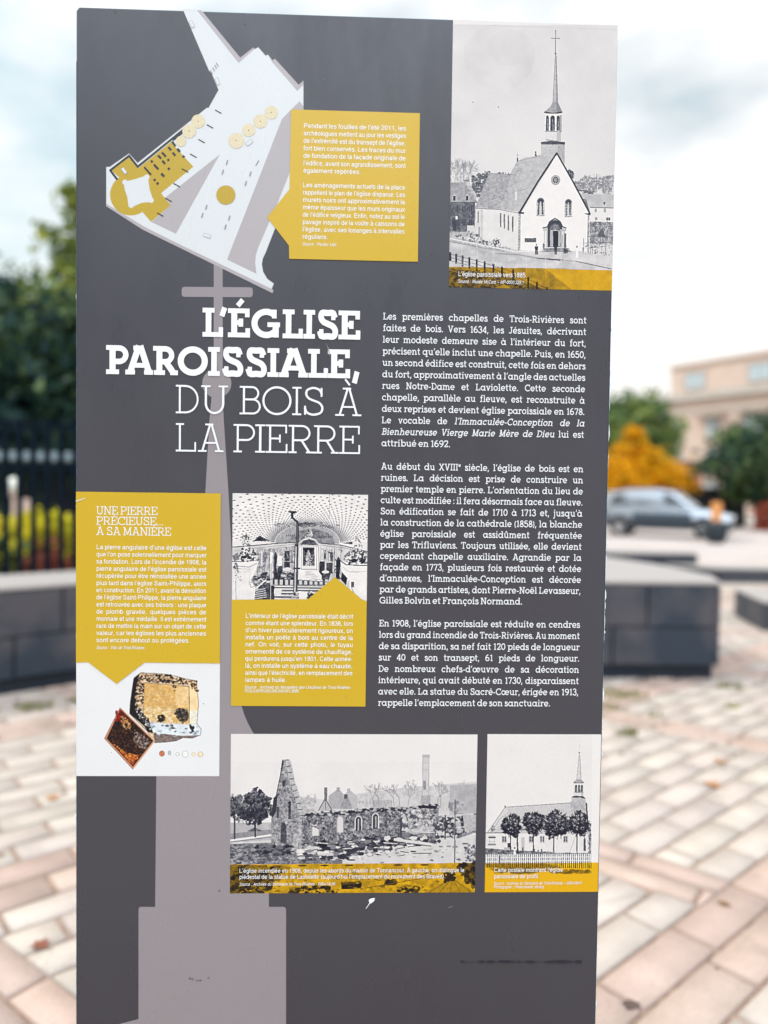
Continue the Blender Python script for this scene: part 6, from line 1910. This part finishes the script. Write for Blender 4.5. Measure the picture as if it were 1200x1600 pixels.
tree('tree', 'tall dark green tree at the left edge, behind the iron fence', 'tree', (-9.6, 15.5, 0), 8, [(0, 0, 3.4, 2.2, 2, 1.7), (-1.6, 0, 4.9, 1.9, 1.7, 1.4), (1.7, .4, 4.6, 1.7, 1.6, 1.4), (.1, -.2, 2.4, 2.4, 1.9, 1.3), (2.2, .2, 3.0, 1.7, 1.5, 1.5)], M['leaf_dark'], 15000, .17, .26, 1, GT, bias=-.05)
tree('tree', 'yellow-green tree whose top reaches highest beside the left side of the panel', 'tree', (-6.25, 16.5, 0), 9, [(.2, 0, 5.4, 1.4, 1.4, 1.5), (.8, 0, 6.9, 1.25, 1.2, 1.15), (-.9, 0, 4.6, 1.1, 1.2, 1.1), (1.6, 0, 4.4, 1.5, 1.4, 1.6)], M['leaf_lime'], 7000, .15, .2, 2, GT, bias=-.12)
tree('tree', 'dark bushy tree between the fence and the yellow-green tree on the left', 'tree', (-6.3, 13.6, 0), 6, [(0, 0, 2.6, 2.0, 1.5, 1.5), (-1.2, 0, 3.7, 1.3, 1.3, 1.1), (1.2, 0, 3.6, 1.5, 1.3, 1.3), (-2.6, .4, 2.3, 1.5, 1.2, 1.2)], M['leaf_dark'], 15000, .15, .2, 3, GT)
tree('tree', 'green tree with a yellowish top behind the amber tree, right of the panel', 'tree', (15.8, 43, 0), 8, [(0, 0, 5.2, 2.3, 2, 1.9), (-1.2, 0, 4.0, 2.2, 2, 2.0), (1.4, 0, 3.6, 1.5, 1.6, 1.5), (.2, 0, 2.6, 2.4, 2, 1.7), (-2.2, 0, 5.6, 1.5, 1.5, 1.4)], M['leaf_mid'], 8000, .24, .22, 4, GT, bias=.05)
tree('tree', 'small bright amber tree in autumn colour behind the silver car', 'tree', (12.6, 33.5, 0), 5, [(-.4, 0, 2.1, 1.7, 1.3, .9), (-2.6, 0, 2.2, 1.0, 1.0, .9), (-.1, 0, 3.9, .4, .45, .75), (1.3, 0, 2.0, 1.4, 1.2, .7), (-.3, 0, 3.5, .55, .6, .9), (-1.7, 0, 2.5, 1.1, 1.0, .8), (.5, 0, 2.9, .9, .8, .7), (1.9, 0, 1.9, .7, .8, .5)], M['leaf_amber'], 6500, .15, .13, 5, GT)
tree('tree', 'broad dark green tree in front of the pale building at the right edge', 'tree', (17.6, 32, 0), 6, [(0, 0, 3.6, 1.6, 1.5, 1.3), (-1.3, 0, 2.9, 1.3, 1.3, 1.2), (1.6, 0, 3.2, 1.7, 1.5, 1.4), (.3, 0, 2.0, 1.8, 1.5, .9)], M['leaf_dark'], 8000, .19, .2, 6, GT, bias=.24)
tree('shrub', 'reddish shrub below the broad dark tree at the right edge', 'shrub', (17.7, 30.2, 0), 2, [(0, 0, .7, 1.0, .7, .8), (.9, 0, .6, .8, .6, .6), (-.6, 0, .5, .7, .6, .5)], M['leaf_red'], 2200, .12, 0, 7)
GS = 'bright shrubs behind the iron fence'
tree('shrub', 'yellow autumn shrub behind the fence, left edge', 'shrub', (-4.85, 9.0, 0), 1.5, [(0, 0, .6, .6, .5, .55), (.25, 0, .75, .4, .4, .42)], M['leaf_yellow'], 4200, .07, 0, 8, GS)
tree('shrub', 'yellow autumn shrub behind the fence, touching the side of the panel', 'shrub', (-3.65, 9.2, 0), 1.5, [(0, 0, .6, .7, .5, .58), (-.4, 0, .7, .5, .4, .45)], M['leaf_yellow'], 4200, .07, 0, 9, GS)
tree('shrub', 'green shrub in front of the yellow ones behind the fence', 'shrub', (-4.2, 8.75, 0), 1.2, [(0, 0, .45, .5, .4, .55), (-.4, 0, .4, .4, .35, .45)], M['leaf_mid'], 2400, .06, 0, 10, GS, bias=.2)
tree('shrub', 'small red shrub at the foot of the fence beside the panel', 'shrub', (-3.55, 8.55, 0), .9, [(0, 0, .5, .28, .25, .42)], M['leaf_red'], 1000, .05, 0, 11, GS, bias=.1)

# ------------------------------------------------------------------ iron fence on the left
fy = 7.9
fn = thing('iron_fence', 'tall dark iron fence of flat upright bars behind the left granite wall', 'fence', (-4.1, fy, 0), 0)
b = MB()
x = -3.656
while x < 2.7:
    b.box((x, 0, 1.22), (.074, .012, 2.04)); x += .1437
b.box((-.45, -.016, .22), (6.4, .02, .05)); 
b.build('bars', M['iron'], fn)
for z in (.30, 1.72, 2.16):
    b = MB(); b.box((-.45, .022, z), (6.4, .03, .06)); b.build('rail', M['iron'], fn)
for xx in (-3.65, -1.0, 1.65):
    b = MB(); b.box((xx, .085, 1.17), (.09, .09, 2.34)); b.lathe([(0, .16), (.04, .12), (.055, .06), (.03, 0), (.0, 0)], (xx, .085, 2.34), 10); b.build('post', M['iron'], fn)
# things seen through it
sh = thing('shelter', 'long low shelter with a pale flat roof seen through the fence', 'shelter', (-6.6, 12.4, 0), 0)
b = MB(); b.box((0, 0, 1.985), (4.4, 1.6, .13)); b.build('roof', M['pale_roof'], sh, bevel=.02)
for xx in (-2.0, 0, 2.0):
    b = MB(); b.box((xx, .6, .96), (.09, .09, 1.92)); b.build('post', M['iron'], sh)
b = MB(); b.box((0, .72, .95), (4.1, .06, 1.9)); b.build('back_wall', M['hedge'], sh)
lp = thing('globe_lamp', 'white globe lamp on a thin post seen through the fence', 'lamp', (-5.08, 11.0, 0), 0)
b = MB(); b.lathe([(0, -.13)] + [(.13 * math.cos(R(t)), .13 * math.sin(R(t))) for t in range(-80, 90, 12)] + [(0, .13)], (0, 0, 1.52), 20); b.build('globe', M['globe'], lp, smooth=True)
b = MB(); b.tube([(0, 0, 0), (0, 0, 1.40)], [.03, .024], 10); b.lathe([(.0, 0), (.09, 0), (.08, .05), (.04, .12), (0, .12)], (0, 0, 0), 14); b.lathe([(.03, 0), (.06, .02), (.05, .05), (.0, .05)], (0, 0, 1.36), 12); b.build('lamp_post', M['pink_board'], lp)
sg = thing('notice_board', 'small pinkish notice board beside the globe lamp behind the fence', 'notice board', (-4.82, 10.7, 0), 0)
b = MB(); b.box((0, 0, 1.23), (.26, .03, .22)); b.build('face', M['pink_board'], sg, bevel=.004)
b = MB(); b.box((0, .03, .56), (.05, .03, 1.12)); b.build('post', M['iron'], sg)

# ------------------------------------------------------------------ silver car
def car(loc, rz):
    t = thing('parked_car', 'silver estate-type car parked side-on behind the panel, dark lower sides and roof rails', 'car', loc, rz)
    L_ = 4.55
    def loft(sections, name, mat, closed=True, smooth=True, bev=0):
        b = MB()
        n = len(sections[0])
        vs = [p for s_ in sections for p in s_]
        fs = []
        for i in range(len(sections) - 1):
            for k in range(n - (0 if closed else 1)):
                k2 = (k + 1) % n
                fs.append((i * n + k, i * n + k2, (i + 1) * n + k2, (i + 1) * n + k))
        fs.append(tuple(range(n - 1, -1, -1)))
        fs.append(tuple((len(sections) - 1) * n + k for k in range(n)))
        b.add(vs, fs)
        return b.build(name, mat, t, smooth=False, bevel=bev)
    # x is along the car (front at +x), sections across it
    def ring(x, z0, z1, wb, wm, wt):
        zm = z0 + (z1 - z0) * .55
        return [(x, -wb, z0), (x, -wm, zm), (x, -wt, z1), (x, 0, z1 + .025), (x, wt, z1), (x, wm, zm), (x, wb, z0)]
    body = [(-2.27, .48, .90, .70, .76, .70), (-2.20, .34, 1.02, .80, .84, .76), (-1.6, .30, 1.06, .86, .90, .82), (-.6, .30, 1.04, .87, .92, .84), (.7, .30, 1.01, .87, .92, .83), (1.0, .30, 1.00, .87, .91, .80), (1.7, .31, .93, .86, .89, .74), (2.1, .33, .84, .82, .85, .66), (2.26, .42, .72, .68, .72, .56)]
    loft([ring(*s_) for s_ in body], 'body', M['silver'], bev=.02)
    cab = [(-2.16, 1.00, 1.10, .74, .73, .70), (-1.86, 1.00, 1.54, .76, .68, .58), (-1.2, 1.00, 1.645, .78, .70, .60), (-.2, 1.00, 1.66, .79, .70, .60), (.35, .99, 1.58, .79, .70, .58), (1.12, .97, 1.02, .78, .76, .72)]
    loft([ring(*s_) for s_ in cab], 'cabin', M['silver'], bev=.015)
    # glass: a side pane each side (split by the pillars), windscreen and rear window
    for sgn in (-1, 1):
        for pts in ([(-1.78, 1.08), (-1.62, 1.44), (-.98, 1.52), (-.98, 1.08)], [(-.90, 1.08), (-.90, 1.53), (-.10, 1.54), (-.02, 1.08)], [(.06, 1.08), (-.02, 1.54), (.26, 1.50), (.84, 1.07)]):
            b = MB()
            def yy(z): return sgn * (.79 - (z - 1.0) * .29)
            v0 = [(x, yy(z) + sgn * .006, z) for x, z in pts]
            v1 = [(x, yy(z) - sgn * .02, z) for x, z in pts]
            n = len(pts)
            b.add(v0 + v1, [tuple(range(n)) if sgn < 0 else tuple(range(n - 1, -1, -1))] + [(i, (i + 1) % n, n + (i + 1) % n, n + i) for i in range(n)])
            b.build('side_window', M['car_glass'], t)
    b = MB(); b.add([(1.06, -.66, 1.07), (1.06, .66, 1.07), (.42, .54, 1.555), (.42, -.54, 1.555)], [(0, 1, 2, 3)]); o = b.build('windscreen', M['lens_and_glare'], t)  # pale colour paints the sky's reflection on the glass
    o.location = (.02, 0, .02)
    b = MB(); b.add([(-2.13, .62, 1.12), (-2.13, -.62, 1.12), (-1.90, -.54, 1.50), (-1.90, .54, 1.50)], [(0, 1, 2, 3)]); o = b.build('rear_window', M['car_glass'], t); o.location = (-.025, 0, .01)
    # dark sills, bumpers, arches; dark side panels paint the shade on the body
    for sgn in (-1, 1):
        b = MB(); b.box((0, sgn * .905, .48), (1.96, .05, .42)); b.build('sill', M['car_trim'], t, bevel=.02)
        b = MB(); b.box((0.02, sgn * .915, .76), (1.93, .03, .20)); b.build('side_shade_panel', M['body_shade'], t, bevel=.01)
        b = MB(); b.box((-1.98, sgn * .845, .62), (.50, .05, .46)); b.build('rear_shade_panel', M['body_shade'], t, bevel=.015)
        b = MB(); b.box((-.25, sgn * .56, 1.70), (1.9, .035, .03)); b.box((-1.1, sgn * .56, 1.675), (.05, .03, .04)); b.box((.55, sgn * .56, 1.66), (.05, .03, .06)); b.build('roof_rail', M['car_trim'], t)
        b = MB(); b.box((.72, sgn * .98, 1.10), (.12, .18, .12)); b.build('mirror', M['silver'], t, bevel=.03)
        for x in (-.30, .55):
            b = MB(); b.box((x, sgn * .925, .86), (.16, .02, .03)); b.build('door_handle', M['alloy'], t)
    b = MB(); b.box((2.20, 0, .42), (.16, 1.5, .24)); b.build('front_bumper', M['car_trim'], t, bevel=.04)
    b = MB(); b.box((-2.24, 0, .50), (.14, 1.5, .26)); b.build('rear_bumper', M['car_trim'], t, bevel=.04)
    b = MB(); b.box((2.255, 0, .66), (.04, .7, .10)); b.build('grille', M['car_trim'], t, bevel=.01)
    for sgn in (-1, 1):
        b = MB(); b.box((2.14, sgn * .60, .74), (.2, .24, .11)); b.build('headlight', M['lens_and_glare'], t, bevel=.03)
        b = MB(); b.box((-2.24, sgn * .62, .88), (.06, .2, .14)); b.build('tail_light', M['leaf_red'] if False else material('tail_red', s255(150, 30, 30), rough=.2), t, bevel=.02)
    for x in (-1.38, 1.36):
        for sgn in (-1, 1):
            b = MB()
            for k in range(16):
                a0, a1 = math.pi * (k / 16), math.pi * ((k + 1) / 16)
                q = [(x + r_ * math.cos(a_), sgn * .925, .335 + r_ * math.sin(a_)) for r_, a_ in ((.335, a0), (.42, a0), (.42, a1), (.335, a1))]
                b.add(q + [(p[0], sgn * .80, p[2]) for p in q], [(0, 1, 2, 3), (7, 6, 5, 4), (1, 5, 6, 2), (0, 3, 7, 4)])
            b.build('wheel_arch', M['car_trim'], t)
            wheel = MB()
            wheel.lathe([(.20, -.11), (.31, -.115), (.335, -.07), (.335, .07), (.31, .115), (.20, .11)], (0, 0, 0), 28)
            o = wheel.build('wheel', M['tyre'], t, smooth=True)
            o.location = (x, sgn * .84, .335)
            o.rotation_euler = (R(90), 0, 0)
            rim = MB()
            rim.lathe([(.0, .085), (.05, .085), (.06, .07), (.06, .05)], (0, 0, 0), 18)
            rim.lathe([(.18, .10), (.205, .105), (.205, -.105), (.18, -.10), (.18, .10)], (0, 0, 0), 28)
            for k in range(6):
                a_ = k * math.pi / 3
                rim.box((.12 * math.cos(a_), .12 * math.sin(a_), .07), (.15, .04, .02), a_)
            r_ = rim.build('rim', M['alloy'], o)
            if sgn > 0: r_.rotation_euler = (R(180), 0, 0)
    return t
car((10.75, 25.8, 0), R(-30))

# tub with an orange panel
tb = thing('planter_tub', 'round black tub with a short orange panel, before the front of the silver car', 'tub', (11.02, 22.55, 0), 0)
b = MB(); b.lathe([(0, 0), (.20, 0), (.28, .10), (.37, .34), (.39, .55), (.36, .66), (.30, .68), (.0, .64)], (0, 0, 0), 24); b.build('tub', M['tub'], tb, smooth=True)
b = MB(); b.box((0, 0, .96), (.30, .10, .62)); b.build('orange_panel', M['orange'], tb, bevel=.015)

# ------------------------------------------------------------------ pale building on the right
bx, by = 22.9, 66.0
ang = math.atan2(-11.0, 5.8)
bd = thing('pale_building', 'large pale brick building with a set-back top storey, on the right behind the trees', 'building', (bx, by, 0), ang)
# local +x runs towards the camera along the face, +y away to the right (behind the face)
Hm = 9.0
b = MB(); b.prism([(-14, 0), (34, 0), (34, 24), (-14, 24)], 0, Hm); b.build('wall', M['brick'], bd)
b = MB(); b.prism([(-14.4, -.45), (34.4, -.45), (34.4, 24.4), (-14.4, 24.4)], Hm, Hm + .55); b.build('cornice', M['stone_band'], bd)
b = MB(); b.prism([(-14, -.12), (34, -.12), (34, -.003), (-14, -.003)], 7.9, 8.15); b.build('string_course', M['stone_band'], bd)
b = MB(); b.prism([(4.2, 2.0), (33, 2.0), (33, 22), (4.2, 22)], Hm + .55, Hm + 3.2); b.prism([(4.0, 1.8), (33.2, 1.8), (33.2, 22.2), (4.0, 22.2)], Hm + 3.2, Hm + 3.4); b.build('top_storey', M['brick'], bd)
def window(x, z, w_, h_, y, dark=True):
    b = MB()
    f_ = .09
    b.box((x, y - .02, z + h_ / 2 + f_ / 2), (w_ + 2 * f_, .16, f_)); b.box((x, y - .02, z - h_ / 2 - f_ / 2), (w_ + 2 * f_, .16, f_))
    b.box((x - w_ / 2 - f_ / 2, y - .02, z), (f_, .14, h_)); b.box((x + w_ / 2 + f_ / 2, y - .02, z), (f_, .14, h_)); b.box((x, y - .02, z), (.07, .13, h_))
    o = b.build('window', M['frame'], bd)
    b = MB(); b.box((x - w_ / 4 - .017, y - .015, z), (w_ / 2 - .035, .05, h_)); b.build('pane', M['blind'], o)
    b = MB(); b.box((x + w_ / 4 + .017, y - .015, z), (w_ / 2 - .035, .05, h_)); b.build('pane', M['glass'] if dark else M['blind'], o)
for k, x in enumerate((-9.5, -4.4, .8, 6.0, 9.9, 13.4, 17.6, 22, 27)):
    for z in (1.7, 4.3, 6.7): window(x, z, 1.9 if k != 4 else 1.1, 1.5, 0.0)
for x in (6.6, 12.4, 18.2, 24, 29): window(x, Hm + 1.9, 1.8, 1.3, 2.0, False)
for x in (9.9, 13.4):
    b = MB(); b.box((x, -.35, 7.62), (2.6, .7, .12)); b.build('awning', M['frame'], bd)
# dark boundary wall and a brick pier before it
dw = thing('boundary_wall', 'dark boundary wall along the far side of the road, left of the reddish shrub', 'wall', (15.2, 33.6, 0), 0)
b = MB(); b.box((0, 0, .85), (5.0, .35, 1.7)); b.build('wall_body', M['hedge'], dw, bevel=.02)
b = MB(); b.box((0, 0, 1.75), (5.2, .5, .1)); b.build('coping', M['car_trim'], dw, bevel=.01)
bp_ = thing('brick_pier', 'small reddish brick pier beside the amber tree', 'pier', (16.4, 37.0, 0), 0)
M['red_brick'] = material('red_brick', s255(190, 120, 86), rough=.9, noise=(8, .2))
b = MB(); b.box((0, 0, 1.55), (1.2, 1.2, 3.1)); b.build('shaft', M['red_brick'], bp_, bevel=.02)
b = MB(); b.box((0, 0, 3.16), (1.4, 1.4, .12)); b.build('cap', M['stone_band'], bp_, bevel=.02)
tree('hedge', 'dark clipped hedge behind the yellow shrubs, seen through the iron fence', 'hedge', (-7.6, 14.4, 0), 3, [(x_, 0, z_, .85, .5, .62) for x_ in (-3.0, -1.8, -.6, .6, 1.8, 3.0) for z_ in (.5, 1.4, 2.3)], M['leaf_dark'], 26000, .10, 0, 21, bias=-.3)
